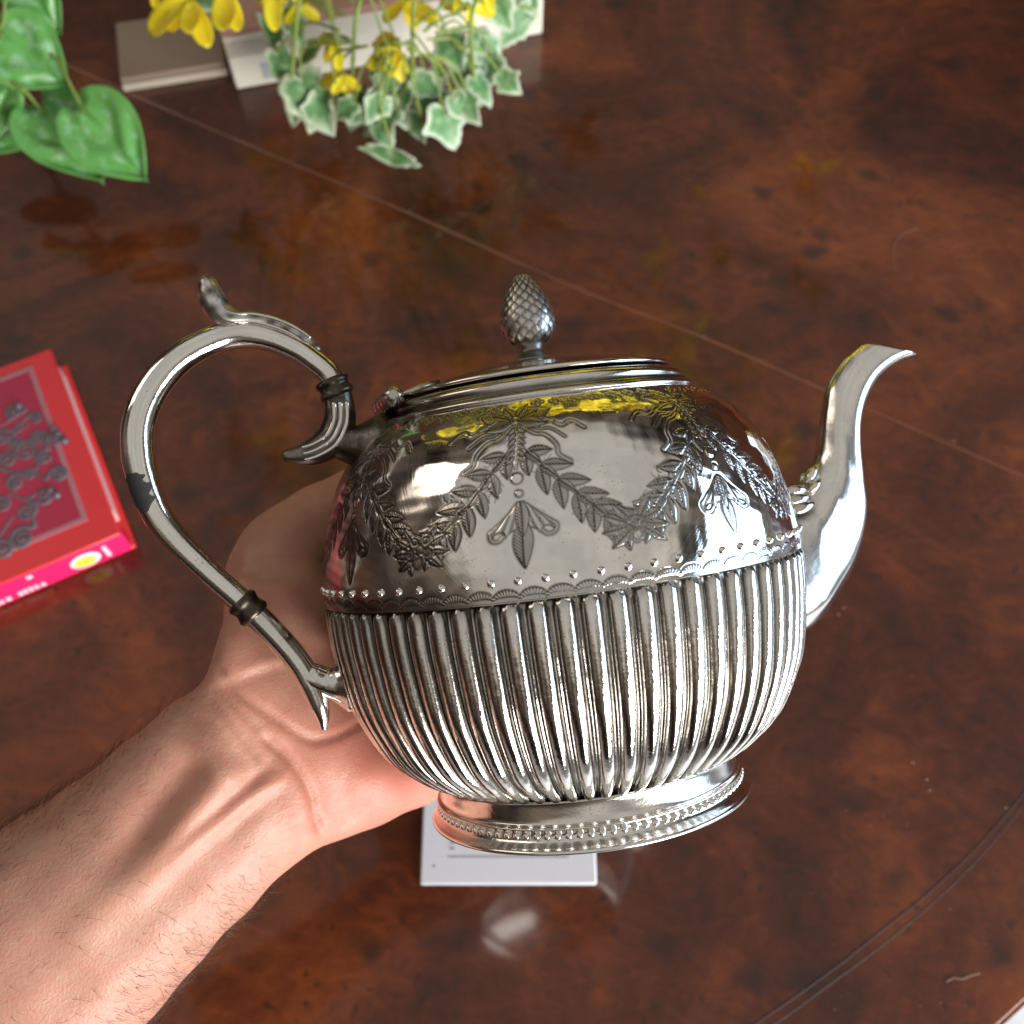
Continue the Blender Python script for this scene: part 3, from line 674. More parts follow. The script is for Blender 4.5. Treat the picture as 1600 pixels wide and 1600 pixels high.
# upper socket: arm bending from the collar to a horn, with a web to the body
sk = catmull(plane_pts([(527, 612), (531, 638), (530, 662), (518, 688), (494, 704), (470, 711), (452, 712)]), 30)
sr = np.interp(np.linspace(0, 1, 30), [0, .3, .55, .75, .92, 1], [4.0, 4.6, 4.7, 3.5, 2.4, 2.0]) * MM
web = catmull([hp(522, 688), hp(543, 694), hp(566, 698), hp(596, 700)], 14); wr = np.interp(np.linspace(0, 1, 14), [0, .4, .7, 1], [4.6, 5.4, 7.6, 10.5]) * MM
me = join_meshes('upper_socket', [tube('a', sk, sr, 22, pnor), tube('b', web, wr, 22, pnor)]); tarn(me, 0.55)
usock = link('upper_socket', me, pot, M['dark'])
for k, off in enumerate((-0.0030, 0.0, 0.0030)):
    rp = sk[4:24] - np.array(pnor) * (sr[4:24] * 0.93)[:, None]; Tg = np.gradient(rp, axis=0); Tg /= np.linalg.norm(Tg, axis=1)[:, None]
    rp = rp + np.cross(Tg, pnor) * off * 0.6
    m2 = tube('ridge', rp, np.linspace(0.0008, 0.0005, 20), 8, pnor); tarn(m2, 0.1); link('ridge', m2, usock, M['tube'])
# thumb rest
tp = catmull(plane_pts([(495, 545), (466, 524), (432, 508), (395, 500), (362, 500), (343, 487), (331, 466), (325, 446)]), 40)
trd = np.interp(np.linspace(0, 1, 40), [0, .15, .45, .62, .8, .93, 1], [1.2, 1.9, 2.4, 3.3, 3.7, 3.3, 2.7]) * MM
me = tube('thumb_rest', tp, trd, 20, pnor, 1.35); tarn(me, lambda c: 0.38 + 0.4 * math.sin(c.x * 900) * math.sin(c.z * 1300)); thumb = link('thumb_rest', me, pot, M['finial'])
for k in (-1, 1):
    q = tp[3:36] - np.array(pnor) * (trd[3:36] * 1.1)[:, None]; Tg = np.gradient(q, axis=0); Tg /= np.linalg.norm(Tg, axis=1)[:, None]
    q = q + np.cross(Tg, pnor) * 0.0011 * k
    m2 = tube('ridge', q, np.full(33, 0.00055), 8, pnor); tarn(m2, 0.1); link('ridge', m2, thumb, M['tube'])
# lower branch
lp = catmull(plane_pts([(392, 953), (427, 989), (458, 1024), (480, 1056), (494, 1088), (503, 1116), (506, 1136)]), 36)
lr = np.interp(np.linspace(0, 1, 36), [0, .3, .55, .75, .9, 1], [3.6, 3.5, 3.5, 2.8, 1.8, 1.1]) * MM
br = catmull([hp(490, 1058), hp(506, 1064), hp(522, 1066), hp(545, 1066)], 14); brr = np.interp(np.linspace(0, 1, 14), [0, .35, .7, 1], [4.0, 3.9, 5.4, 8.5]) * MM
me = join_meshes('lower_socket', [tube('a', lp, lr, 24, pnor), tube('b', br, brr, 24, pnor)]); tarn(me, lambda c: 0.12); link('lower_socket', me, pot, M['tube'])

# --- spout
pairs = [((1130, 790), (1120, 1010)), ((1200, 776), (1205, 1005)), ((1240, 768), (1262, 978)), ((1258, 750), (1300, 932)), ((1268, 732), (1330, 880)), ((1276, 712), (1347, 815)), ((1280, 690), (1345, 760)),
         ((1283, 665), (1341, 706)), ((1287, 640), (1342, 663)), ((1293, 608), (1352, 624)), ((1307, 580), (1371, 590)), ((1325, 556), (1400, 567)), ((1346, 538), (1431, 555))]
octo = np.array([(1, -.32), (1, .32), (.56, 1), (-.56, 1), (-1, .32), (-1, -.32), (-.56, -1), (.56, -1)], float)
for _ in range(3):
    nx = np.roll(octo, -1, 0); octo = np.stack([octo * .82 + nx * .18, octo * .18 + nx * .82], 1).reshape(-1, 2)
LL = catmull([hp(*a) for a, b in pairs], 90); RR = catmull([hp(*b) for a, b in pairs], 90)
C = (LL + RR) / 2; A = (RR - LL) / 2
dep = np.interp(np.linspace(0, 1, 90), np.linspace(0, 1, 13), [15, 14.5, 13.5, 11.5, 9.6, 8.2, 7.0, 6.0, 5.4, 5.0, 4.6, 4.2, 4.0]) * MM
B = np.array(pnor)[None] * dep[:, None]
# hollow mouth: turn the wall inwards at the tip
Ci = C[::-1][:14]; Ai = A[::-1][:14] * np.linspace(0.88, 0.78, 14)[:, None]; Bi = B[::-1][:14] * np.linspace(0.84, 0.7, 14)[:, None]
me = loft('spout', np.vstack([C, Ci]), np.vstack([A, Ai]), np.vstack([B, Bi]), 48, 2.55, cap=False, shape=octo); tarn(me, lambda c: 0.02)
spout = link('spout', me, pot, M['satin'])
def leaf_blob(a, b, w, t, parent, mat, tn):
    a, b = np.array(a), np.array(b); k = np.linspace(0, 1, 9); ax = b - a; n = np.cross(ax / np.linalg.norm(ax), pnor)
    prof = np.sin(PI * np.clip(k * 0.9 + 0.06, 0, 1)) ** 0.8
    C_ = a + ax * k[:, None] + n * 0.0; me = loft('leaf_ornament', C_, n[None] * (w * prof)[:, None], np.array(pnor)[None] * (t * prof)[:, None], 14); tarn(me, tn)
    return link('leaf_ornament', me, parent, mat)
for (a, b, w, o, t) in [((1226, 768), (1262, 766), 2.1, -8, .2), ((1228, 786), (1266, 776), 2.1, -9.5, .35), ((1232, 804), (1272, 786), 2.2, -11, .3), ((1234, 826), (1280, 808), 2.6, -12, .4),
                        ((1240, 846), (1290, 822), 2.8, -12, .45), ((1258, 758), (1276, 726), 1.7, -5, .1), ((1262, 772), (1282, 748), 1.6, -7.5, .15), ((1248, 752), (1270, 738), 1.6, -2, .2)]:
    leaf_blob(hp(*a, o * MM * 0.82), hp(*b, o * MM * 0.75), w * MM, 1.9 * MM, spout, M['tube'], t)

# ------------------------------------------------------------------ forearm and hand
def cv(px, py, Z): return np.array(at(px, py, Z * MM))
vz = np.array(CAMM.to_3x3() @ Vector((0, 0, -1)))          # away from the camera
arm = [((-330, 1500), (-20, 1900), 286, 286, 30), ((-60, 1335), (170, 1668), 291, 291, 28), ((30, 1277), (255, 1570), 295, 295, 26), ((120, 1222), (330, 1482), 298, 299, 24), ((200, 1158), (402, 1408), 301, 303, 21.5), ((270, 1098), (457, 1352), 303, 308, 19.5),
       ((322, 1062), (502, 1325), 304, 314, 19), ((346, 1006), (566, 1297), 307, 323, 19), ((370, 938), (640, 1266), 313, 332, 18.5), ((396, 850), (705, 1232), 324, 346, 17.5), ((470, 800), (775, 1165), 350, 366, 16), ((580, 760), (840, 1050), 370, 377, 13), ((640, 745), (875, 990), 378, 382, 8)]
cU = catmull([cv(*a, d) for a, b, d, d2, t in arm], 70); cL = catmull([cv(*b, d2) for a, b, d, d2, t in arm], 70)
th_ = catmull([(t, 0) for *_, t in arm], 70)[:, 0] * MM
mes = [loft('arm', (cU + cL) / 2, (cL - cU) / 2, vz[None] * th_[:, None], 40, 2.25)]
pr = lambda z: float(np.interp(z, [-57, -53, -45, -35, -27, -14, 0, 7, 15, 28, 35, 42, 48], [43, 51, 59, 64.2, 67, 68.9, 69.6, 69.3, 67.9, 63.8, 60, 54.5, 46]))
def around(theta, z, off):
    t = R(theta); rr = (pr(z) + off) * MM
    return np.array(POT @ Vector((rr * math.sin(t), -rr * math.cos(t), z * MM)))
def finger(pts, rads, name):
    p = catmull(pts, 26); r_ = np.interp(np.linspace(0, 1, 26), np.linspace(0, 1, len(rads)), rads) * MM
    return tube(name, p, r_, 20)
for z0, z1, t1, rs in [(20, 34, -206, 9.2), (3, 17, -214, 9.4), (-14, -1, -210, 9.0), (-30, -20, -198, 8.0)]:
    ts = np.linspace(-140, t1, 6); zs = np.linspace(z0 - 5, z1, 6)
    mes.append(finger([around(ts[0], zs[0], 15)] + [around(a, b, rs * (1.03 if i < 3 else 0.97)) for i, (a, b) in enumerate(zip(ts[1:], zs[1:]))], [rs + 2, rs + .6, rs - .2, rs + .2, rs - .6, rs - 1.8], 'f'))
mes.append(finger([cv(450, 960, 328), cv(445, 880, 330), cv(492, 822, 335), cv(560, 782, 344), cv(632, 738, 351)], [21, 17.5, 12.6, 11.4, 8.6], 't'))
hm = join_meshes('hand', mes); ho = bpy.data.objects.new('tmp_hand', hm); COL.objects.link(ho)
md = ho.modifiers.new('r', 'REMESH'); md.mode = 'VOXEL'; md.voxel_size = 0.00125; md.use_smooth_shade = True
md = ho.modifiers.new('s', 'SMOOTH'); md.factor = 0.5; md.iterations = 14
dg = bpy.context.evaluated_depsgraph_get(); hm2 = bpy.data.meshes.new_from_object(ho.evaluated_get(dg)); bpy.data.objects.remove(ho)
hm2.name = 'person'
co = np.zeros(len(hm2.vertices) * 3); hm2.vertices.foreach_get('co', co); co = co.reshape(-1, 3)
nr = np.zeros(len(hm2.vertices) * 3); hm2.vertices.foreach_get('normal', nr); nr = nr.reshape(-1, 3)
bvh = BVHTree.FromPolygons([Vector(c) for c in co], [tuple(p.vertices) for p in hm2.polygons])
def surf(px, py):
    d = (CAMM.to_3x3() @ ray(px, py)).normalized(); h = bvh.ray_cast(CAMM.translation, d)
    return np.array(h[0]) if h[0] is not None else None
def surf_line(pts, n=40):
    q = [surf(*p) for p in catmull([(a, b, 0) for a, b in pts], n)[:, :2]]
    return np.array([x for x in q if x is not None])
def dline(L):
    d = np.full(len(co), 1e9); tpar = np.zeros(len(co))
    for i in range(len(L) - 1):
        a, b = L[i], L[i + 1]; ab = b - a; t = np.clip(((co - a) @ ab) / (ab @ ab + 1e-12), 0, 1)
        dd = np.linalg.norm(co - a - t[:, None] * ab, axis=1); m = dd < d; d = np.where(m, dd, d); tpar = np.where(m, (i + t) / (len(L) - 1), tpar)
    return d, tpar
disp = np.zeros(len(co)); crease = np.zeros(len(co)); red = np.zeros(len(co))
def ridge(pts, h, sig, fade=(0.15, 0.85), rd=0.0):
    global disp, red
    L = surf_line(pts)
    if len(L) < 2: return
    d, t = dline(L); g = np.exp(-(d / (sig * MM)) ** 2) * np.clip(t / max(fade[0], 1e-3), 0, 1) * np.clip((1 - t) / max(1 - fade[1], 1e-3), 0, 1)
    disp += h * MM * g; red += rd * g
def crs(pts, dep, sig, dark=0.6, rd=0.0): 
    global disp, crease, red
    L = surf_line(pts)
    if len(L) < 2: return
    d, t = dline(L); fd = np.clip(t / 0.08, 0, 1) * np.clip((1 - t) / 0.12, 0, 1); g = np.exp(-(d / (sig * MM)) ** 2) * fd
    disp -= dep * MM * g; crease = np.maximum(crease, dark * np.exp(-(d / (sig * 0.6 * MM)) ** 2) * fd); red += rd * np.exp(-(d / (sig * 3 * MM)) ** 2) * fd
# tendons of the wrist and the hollow beside them
ridge([(372, 1180), (330, 1228), (285, 1282), (235, 1338), (170, 1408), (90, 1490)], 3.4, 6.0, (0.12, 0.55))
ridge([(318, 1178), (285, 1222), (245, 1275), (205, 1330), (165, 1380)], -3.6, 6.5, (0.15, 0.6), 0.15)
ridge([(440, 1210), (395, 1240), (345, 1280), (300, 1318), (250, 1368), (190, 1430)], 1.5, 2.6, (0.1, 0.5))
ridge([(414, 1207), (370, 1240), (330, 1276), (290, 1312), (245, 1358)], -1.0, 2.4, (0.1, 0.6), 0.3)
ridge([(412, 1255), (375, 1290), (345, 1325)], -0.5, 2.4, (0.2, 0.6))
# wrist fold, thenar and hypothenar pads
ridge([(420, 1195), (450, 1225), (466, 1258), (480, 1298)], 2.0, 6.5, (0.2, 0.8))
ridge([(540, 1225), (620, 1195), (700, 1165)], 2.4, 15, (0.3, 0.95), 0.7)
ridge([(420, 900), (400, 980), (420, 1050)], 2.2, 14, (0.1, 0.9), 0.15)
ridge([(512, 1240), (540, 1262), (560, 1280)], -0.7, 7, (0.15, 0.85), 0.3)
crs([(405, 1146), (444, 1179), (468, 1211), (484, 1242), (490, 1270), (508, 1316)], 1.7, 1.5, 0.8, 0.25)
crs([(336, 1030), (352, 1058), (372, 1084), (405, 1106), (444, 1132), (484, 1156), (523, 1151), (562, 1130), (600, 1100)], 1.0, 1.3, 0.6, 0.2)
crs([(322, 1084), (345, 1112), (366, 1137), (388, 1165), (408, 1196)], 0.7, 1.1, 0.5)
crs([(330, 1060), (356, 1092), (385, 1120), (412, 1148)], 0.6, 1.0, 0.5)
crs([(392, 880), (430, 868), (480, 872), (520, 880)], 0.35, 1.1, 0.3)
crs([(384, 915), (430, 905), (470, 908)], 0.3, 0.9, 0.25)
for k in range(9):
    x, y = 300 + k * 6, 1092 + k * 3; crs([(x - 26, y + 6), (x - 6, y + 26), (x + 10, y + 50)], 0.22, 0.7, 0.22)
for k in range(8):
    x, y = 452 + k * 5, 1190 + k * 13; crs([(x - 46, y + 20), (x - 22, y + 12), (x, y + 16)], 0.16, 0.6, 0.16)
palm = np.array(at(600, 1190, 0.318)); red += 0.55 * np.exp(-(np.linalg.norm(co - palm, axis=1) / 0.030) ** 2)
disp += 0.0006 * np.sin(co[:, 0] * 260 + 1) * np.sin(co[:, 1] * 230) * np.sin(co[:, 2] * 250 + 2)
co2 = co + nr * disp[:, None]
hm2.vertices.foreach_set('co', co2.reshape(-1)); hm2.update()
hm2.polygons.foreach_set('use_smooth', [True] * len(hm2.polygons))
set_attr(hm2, 'crease', np.clip(crease, 0, 1)); set_attr(hm2, 'red', np.clip(red, 0, 1))
person = tag(link('person', hm2, None, M['skin']), 'bare hairy forearm and open hand holding the teapot up from behind', 'person')
# hair on the forearm: thin tapered strands
hv, hf = [], []
armdir = np.array(at(80, 1500, .33)) - np.array(at(420, 1180, .33)); armdir /= np.linalg.norm(armdir)
cp = np.array(CAMM.inverted() @ Matrix.Identity(4)); CI = np.array(CAMM.inverted())
cc = co2 @ CI[:3, :3].T + CI[:3, 3]; pxs = 800 + F * cc[:, 0] / -cc[:, 2]; pys = 800 - F * cc[:, 1] / -cc[:, 2]
along = ((pxs - 420) * -0.73 + (pys - 1180) * 0.69); across = ((pxs - 420) * 0.69 + (pys - 1180) * 0.73)
facing = (nr @ -vz)
dens = np.clip((along - 0) / 200, 0, 1) * (0.10 + 0.9 * np.clip((np.abs(across + 8) - 70) / 100, 0, 1)) * (facing > -0.55) * (pxs > -60) * (pys < 1680)
dens *= np.where(across > 0, np.clip((along - 60) / 160, 0, 1), 1)
ids = RNG.choice(len(co2), 1500, p=dens / dens.sum())
for i in ids:
    p = co2[i]; n = nr[i]; up_ = across[i] < 0; tdir = np.array(CAMM.to_3x3() @ Vector((0.75 if up_ else 0.9, 0.55 if up_ else -0.45, 0))) + np.array(CAMM.to_3x3() @ Vector((RNG.normal(0, .35), RNG.normal(0, .35), 0)))
    tdir -= n * (tdir @ n); tdir /= np.linalg.norm(tdir) + 1e-9
    Lh = RNG.uniform(3.0, 8.5) * MM; lift = RNG.uniform(0.15, 0.55); curl = RNG.uniform(-0.5, 0.5); sd = np.cross(n, tdir)
    q = [p + tdir * Lh * s + n * Lh * lift * math.sin(s * 2.2) * 0.8 + sd * curl * Lh * s * s - n * 0.0002 * (s == 0) for s in np.linspace(0, 1, 6)]
    b = len(hv); hr_ = RNG.uniform(0.00003, 0.000068)
    for k, c in enumerate(q):
        r_ = hr_ * (1 - 0.8 * k / 5)
        for j in range(3):
            a_ = j * 2.0944; hv.append(tuple(c + sd * math.cos(a_) * r_ + n * math.sin(a_) * r_))
    for k in range(5):
        for j in range(3): hf.append((b + k * 3 + j, b + k * 3 + (j + 1) % 3, b + k * 3 + 3 + (j + 1) % 3, b + k * 3 + 3 + j))
tag(link('arm_hair', mesh('arm_hair', hv, hf), person, M['hair']), kind='stuff')

# ------------------------------------------------------------------ white plastic tag under the pot
c0, c1 = on(657, 1384), on(932, 1384); cx = (c1 - c0); wd = cx.length; cxn = cx.normalized(); cyn = Vector((-cxn.y, cxn.x, 0))
hgt = 0.062; mt = Matrix.Translation((c0 + c1) / 2 + cyn * hgt / 2 + Vector((0, 0, .0003))) @ Matrix((cxn, cyn, Vector((0, 0, 1)))).transposed().to_4x4()
card = tag(empty('plastic_card', mt), 'small white plastic card with a punched hole lying under the teapot foot', 'card')
link('plate', box_mesh('plate', wd, hgt, 0.0042, 0.0012), card, M['plastic'])
def slab(name, x, y, z, sx, sy, sz, mat, parent, rz=0.0):
    o = link(name, box_mesh(name, sx, sy, sz, min(sx, sy, sz) * 0.2, 1), parent, mat); o.location = (x, y, z); o.rotation_euler[2] = rz; return o
zt = 0.00422
for (x, y, sx, sy) in [(0, -hgt / 2 + .0125, wd - .026, .0007), (wd / 2 - .0115, 0.004, .0006, hgt - .034), (0, hgt / 2 - .008, wd - .03, .0007)]:
    slab('frame_line', x, y, zt - .0001, sx, sy, .0003, M['ink'], card)
o = link('hole', lathe('hole', np.array([(1.9, 0.2), (1.55, 0.34), (1.3, 0.2), (1.25, 0.0)][::-1]) * MM, 24), card, M['plastic']); o.location = (-wd / 2 + .0063, -hgt / 2 + .0085, zt - .0002)
o = link('hole_shadow', lathe('hole_shadow', np.array([(0.05, 0.12), (0.55, 0.12), (0.6, 0.02)]) * MM, 16), card, M['groove']); o.location = (-wd / 2 + .0063, -hgt / 2 + .0085, zt - .0001); o.name = 'hole_shade_disc'  # dark disc paints the shade inside the hole, nothing is cut through
for k in range(5): slab('mark', -wd / 2 + .0150 + .0003 * (k % 2), -hgt / 2 + .0165 + k * .0028, zt - .0001, .0022, .0012 + .0006 * (k % 2), .0003, M['ink'], card, 0.2 * (k % 3 - 1))

# ------------------------------------------------------------------ book with scroll ornament (left)
BH = 0.021
q0, q1, q2 = on(188, 834, BH), on(0, 914, BH), on(76, 545, BH)
fx = (q0 - q1).normalized(); fy = Vector((-fx.y, fx.x, 0)); BW = 0.150; BL = (q2 - q0).dot(fy)
mt = Matrix.Translation(Vector((q0.x, q0.y, 0.0004)) - fx * BW / 2 + fy * BL / 2) @ Matrix((fx, fy, Vector((0, 0, 1)))).transposed().to_4x4()
book = tag(empty('book', mt), 'thick orange and pink book with a grey scroll ornament on its cover', 'book')
link('cover_board', box_mesh('cover_board', BW, BL, 0.0030, 0.0012), book, M['orange']).location = (0, 0, BH - 0.003)
link('cover_board', box_mesh('cover_board', BW, BL, 0.0030, 0.0012), book, M['orange']).location = (0.0025, 0, 0)
link('page_block', box_mesh('page_block', BW - .003, BL - .030, BH - 0.0062, 0.0004, 1), book, M['pages']).location = (0.0012, 0.004, 0.0031)
sp_ = link('spine', box_mesh('spine', BW + .0004, 0.0052, BH - 0.0006, 0.0016), book, M['pink']); sp_.location = (0, -BL / 2 + .0024, 0.0003)
def bl(px, py):
    v = book.matrix_world.inverted() @ on(px, py, BH); return v.x, v.y
bpy.context.view_layer.update()
nrx, nry = bl(134, 811); frx, fry = bl(47, 577); pxr = (nrx + frx) / 2; pxl = pxr - 0.092; pw, pl_ = pxr - pxl, fry - nry; pcx, pcy = (pxr + pxl) / 2, (fry + nry) / 2
link('cover_panel', box_mesh('cover_panel', pw, pl_, 0.0004, 0.0001, 1), book, M['magenta']).location = (pcx, pcy, BH - .00005)
for (x, y, sx, sy) in [(0, 1, pw + .003, .003), (0, -1, pw + .003, .003), (1, 0, .003, pl_ - .003), (-1, 0, .003, pl_ - .003)]:
    slab('panel_border', pcx + x * pw / 2, pcy + y * pl_ / 2, BH - .00005, sx, sy, .0006, M['mauve'], book)
def spiral(cx, cy, r, turns, a0, dirn, tail, tw):
    t = np.linspace(0, 1, 34); an = a0 + dirn * turns * 2 * PI * t; rr = r * (1 - 0.78 * t)
    pts = np.stack([cx + rr * np.cos(an), cy + rr * np.sin(an), np.full(34, BH + tw * 0.35)], 1)
    if tail is not None:
        p0 = np.array([tail[0], tail[1], BH + tw * .35]); tg = pts[0] + np.array([math.sin(an[0]), -math.cos(an[0]), 0]) * dirn * r * 0.9
        pre = catmull([p0, (p0 + tg) / 2 * .6 + tg * .4, tg, pts[0]], 14)[:-1]; pts = np.vstack([pre, pts])
    ra = tw * np.interp(np.linspace(0, 1, len(pts)), [0, .3, .85, 1], [.55, 1, .85, 1.25])
    me = tube('scroll', pts, ra, 10)
    for v in me.vertices: v.co.z = BH + (v.co.z - BH) * 0.5
    return me
for (px, py, rr, tn_, a0, dr_, tail, tw) in [
    (22, 645, 5.0, 1.3, 0.5, 1, (0, 668), 1.5), (55, 655, 4.0, 1.2, 2.0, -1, (15, 690), 1.3), (60, 685, 4.5, 1.4, 0.0, 1, (10, 705), 1.4), (88, 688, 5.0, 1.2, 3.0, -1, (55, 712), 1.6),
    (42, 705, 6.5, 1.6, 1.0, 1, (80, 705), 1.3), (12, 720, 6.0, 1.4, 4.0, -1, (35, 740), 1.5), (25, 755, 5.0, 1.4, 1.0, 1, (60, 730), 1.5), (92, 742, 5.0, 1.5, 2.4, -1, (50, 735), 1.5),
    (70, 775, 5.0, 1.3, 4.0, 1, (20, 775), 1.5), (42, 800, 5.5, 1.5, 0.6, -1, (70, 765), 1.4), (35, 842, 6.5, 1.6, 1.2, 1, (50, 790), 1.7), (5, 860, 6.0, 1.3, 2.0, -1, (20, 810), 1.6),
    (5, 685, 5, 1.3, 1, 1, (30, 660), 1.4), (3, 790, 5, 1.3, 2, -1, (25, 770), 1.4), (65, 715, 4, 1.2, 5, -1, (40, 690), 1.4), (48, 742, 3.6, 1.2, 1, 1, (20, 740), 1.3), (25, 690, 4, 1.3, 2, 1, (45, 665), 1.3)]:
    x, y = bl(px, py); link('scroll', spiral(x, y, rr * MM, tn_, a0, dr_, bl(*tail) if tail else None, tw * MM), book, M['scroll'])
for (px, py) in [(92, 680), (102, 690), (85, 672), (80, 768), (90, 775), (30, 636)]:
    bm = bmesh.new(); bmesh.ops.create_uvsphere(bm, u_segments=12, v_segments=8, radius=0.0024); mm = bpy.data.meshes.new('boss'); bm.to_mesh(mm); bm.free()
    mm.polygons.foreach_set('use_smooth', [True] * len(mm.polygons)); x, y = bl(px, py); link('boss', mm, book, M['scroll']).location = (x, y, BH + .0004)
yf = -BL / 2 - .0003
def disc(name, r, x, z, y, mat, sq=1.0):
    o = link(name, lathe(name, np.array([(0.001, .0004), (r * .96, .0004), (r, .0001), (r, 0)][::-1]), 28), book, mat); o.rotation_euler = (R(90), 0, 0); o.location = (x, y, z); o.scale = (1.25, 1, 1); return o
dx = -BW / 2 + 0; xr = BW / 2
disc('dot_rim', 0.0066, xr - .0235, BH * .46, yf + .0002, M['paper']); disc('dot', 0.0046, xr - .0235, BH * .46, yf - .0002, M['yellow'])
slab('print_mark', xr - .0115, yf, BH * .22, .0022, .0005, BH * .55, M['white'], book)
x = xr - .0490
for k in range(13):
    wl = random.uniform(.0016, .0032); 
    if k not in (5,): slab('print_mark', x, yf, BH * .14, wl, .0005, .0042 * random.uniform(.7, 1.05), M['white'], book)
    x -= wl + .0011
slab('print_mark', xr - .0515, yf, BH * .72, .0030, .0005, .003, M['white'], book); slab('print_mark', xr - .0985, yf, BH * .30, .005, .0005, .008, M['white'], book)

# ------------------------------------------------------------------ boxes at the back
def box_from(front_l, front_r, depth, h, name):
    a, b = on(*front_l), on(*front_r); x = (b - a).normalized(); y = Vector((-x.y, x.x, 0)); W_ = (b - a).length
    return Matrix.Translation((a + b) / 2 + y * depth / 2 + Vector((0, 0, .0003))) @ Matrix((x, y, Vector((0, 0, 1)))).transposed().to_4x4(), W_
mt, W2 = box_from((370, 142), (848, 54), 0.16, 0.05, 'box'); H2 = 0.046
bx = tag(empty('box', mt), 'cream cardboard box with a dusty pink lid behind the hanging ivy', 'box')
link('carton', box_mesh('carton', W2, 0.16, H2 - .004, 0.002), bx, M['cream'])
link('lid', box_mesh('lid', W2 - .004, 0.157, 0.006, 0.0015), bx, M['lidpink']).location = (0, 0, H2 - .0045)
slab('upper_band', -W2 / 2 + .024, -.0802, H2 * .58, .046, .0006, H2 * .28, M['beige'], bx)  # darker beige band on the upper left of the front
slab('stamp', -W2 / 2 + .029, -.0802, H2 * .12, .016, .0006, H2 * .30, M['tape'], bx)
q0, q1, q2 = on(187, 124, .009), on(352, 98, .009), on(179, 36, .009); x_ = (q1 - q0).normalized(); y_ = Vector((-x_.y, x_.x, 0)); W3 = (q1 - q0).length; D3 = (q2 - q0).dot(y_)
mt = Matrix.Translation(Vector((q0.x, q0.y, .0003)) + x_ * W3 / 2 + y_ * D3 / 2) @ Matrix((x_, y_, Vector((0, 0, 1)))).transposed().to_4x4()
bd_ = tag(empty('board', mt), 'flat beige wooden board lying to the left of the cream box', 'board')
link('panel', box_mesh('panel', W3, D3, 0.009, 0.0012), bd_, M['board'])
link('ledge', box_mesh('ledge', W3, 0.003, 0.0055, 0.0008), bd_, M['beige']).location = (0, -D3 / 2 - .0016, 0)

# ------------------------------------------------------------------ plants
def place(base_p, tip_p, up):
    """matrix: x across, y from base to tip, z the face normal (towards 'up')"""
    y = (tip_p - base_p); L_ = y.length; y = y.normalized(); z = (up - y * up.dot(y)).normalized(); x = y.cross(z)
    return Matrix.Translation(base_p) @ Matrix((x, y, z)).transposed().to_4x4(), L_
def heart_leaf(L_, Wd, cup, seed):
    rs = np.random.default_rng(seed); nu_, nv_ = 21, 26; G = np.zeros((nv_, nu_, 3)); pale = np.zeros((nv_, nu_))
    for i in range(nv_):
        t = i / (nv_ - 1)
        hw = Wd * (math.sin(PI * min(1, t * 0.985 + 0.012) ** 0.62) ** 0.75) * (1 - 0.15 * t)
        for j in range(nu_):
            u = j / (nu_ - 1) * 2 - 1
            back = 0.20 * L_ * (abs(u) ** 1.2) * max(0, 1 - t / 0.5) ** 1.3 * (1 if t < .5 else 0)
            x = hw * u; y = L_ * t - back
            z = cup * (abs(u) ** 1.6) * L_ * 0.22 - 0.14 * L_ * t * t
            z += 0.050 * L_ * math.sin(PI * 3.0 * (t * 1.1 + abs(u) * 0.7)) * (abs(u) ** .5) * (1 - abs(u)) * 2.2 - 0.05 * L_ * math.exp(-(u / .09) ** 2)
            G[i, j] = (x, y, z)
            q = math.sin(PI * 4.2 * (t * 1.1 + abs(u) * 0.7)); pale[i, j] = min(1, 2.2 * max(0, 1 - abs(abs(u) - .42) / .45)) * min(1, 3 * (1 - t) + .3)
    me = grid_mesh('leaf', G); set_attr(me, 'pale', np.clip(pale, 0, 1).reshape(-1))
    return me
def solid(o, t): m = o.modifiers.new('thick', 'SOLIDIFY'); m.thickness = t; m.offset = 0; return o
def ivy_leaf(L_, Wd, seed):
    lobes = [(0.0, 0.02), (0.14, -0.12), (0.36, -0.12), (0.50, 0.02), (0.50, 0.17), (0.64, 0.34), (0.46, 0.50), (0.33, 0.66), (0.16, 0.86), (0.0, 1.0)]
    rs = np.random.default_rng(seed); pts = [(x * Wd * rs.uniform(.88, 1.12), y * L_) for x, y in lobes]
    ring = catmull([(x, y, 0) for x, y in pts], 30)[:, :2]; left = [(-x * rs.uniform(.85, 1.1), y) for x, y in ring[::-1][1:-1]]
    out_ = np.array(list(map(tuple, ring)) + left); n = len(out_); c = np.array([0, L_ * 0.32]); vs_ = []; pale = []
    for k, f in enumerate((1.0, 0.86, 0.66, 0.36)):
        for p in out_:
            q = c + (p - c) * f; z = 0.16 * abs(q[0]) + 0.05 * L_ * math.sin(q[1] / L_ * 5 + seed) - 0.12 * L_ * (q[1] / L_) ** 2 - 0.02 * L_ * math.exp(-(q[0] / (0.06 * L_)) ** 2)
            vs_.append((q[0], q[1], z)); pale.append((1.0, 0.70, 0.05, 0.0)[k])
    vs_.append((c[0], c[1], 0)); pale.append(0.1); fs = []
    for k in range(3):
        for j in range(n): fs.append((k * n + j, k * n + (j + 1) % n, (k + 1) * n + (j + 1) % n, (k + 1) * n + j))
    for j in range(n): fs.append((3 * n + j, 3 * n + (j + 1) % n, len(vs_) - 1))
    me = mesh('leaf', vs_, fs); set_attr(me, 'pale', pale); return me
camdir = Vector(CAMM.to_3x3() @ Vector((0, 0, 1)))
def stem(name, pts, r, parent, mat='stem', r1=None):
    p = catmull([tuple(x) for x in pts], 20); return link(name, tube(name, p, np.linspace(r, r1 or r * .8, 20), 8), parent, M[mat])
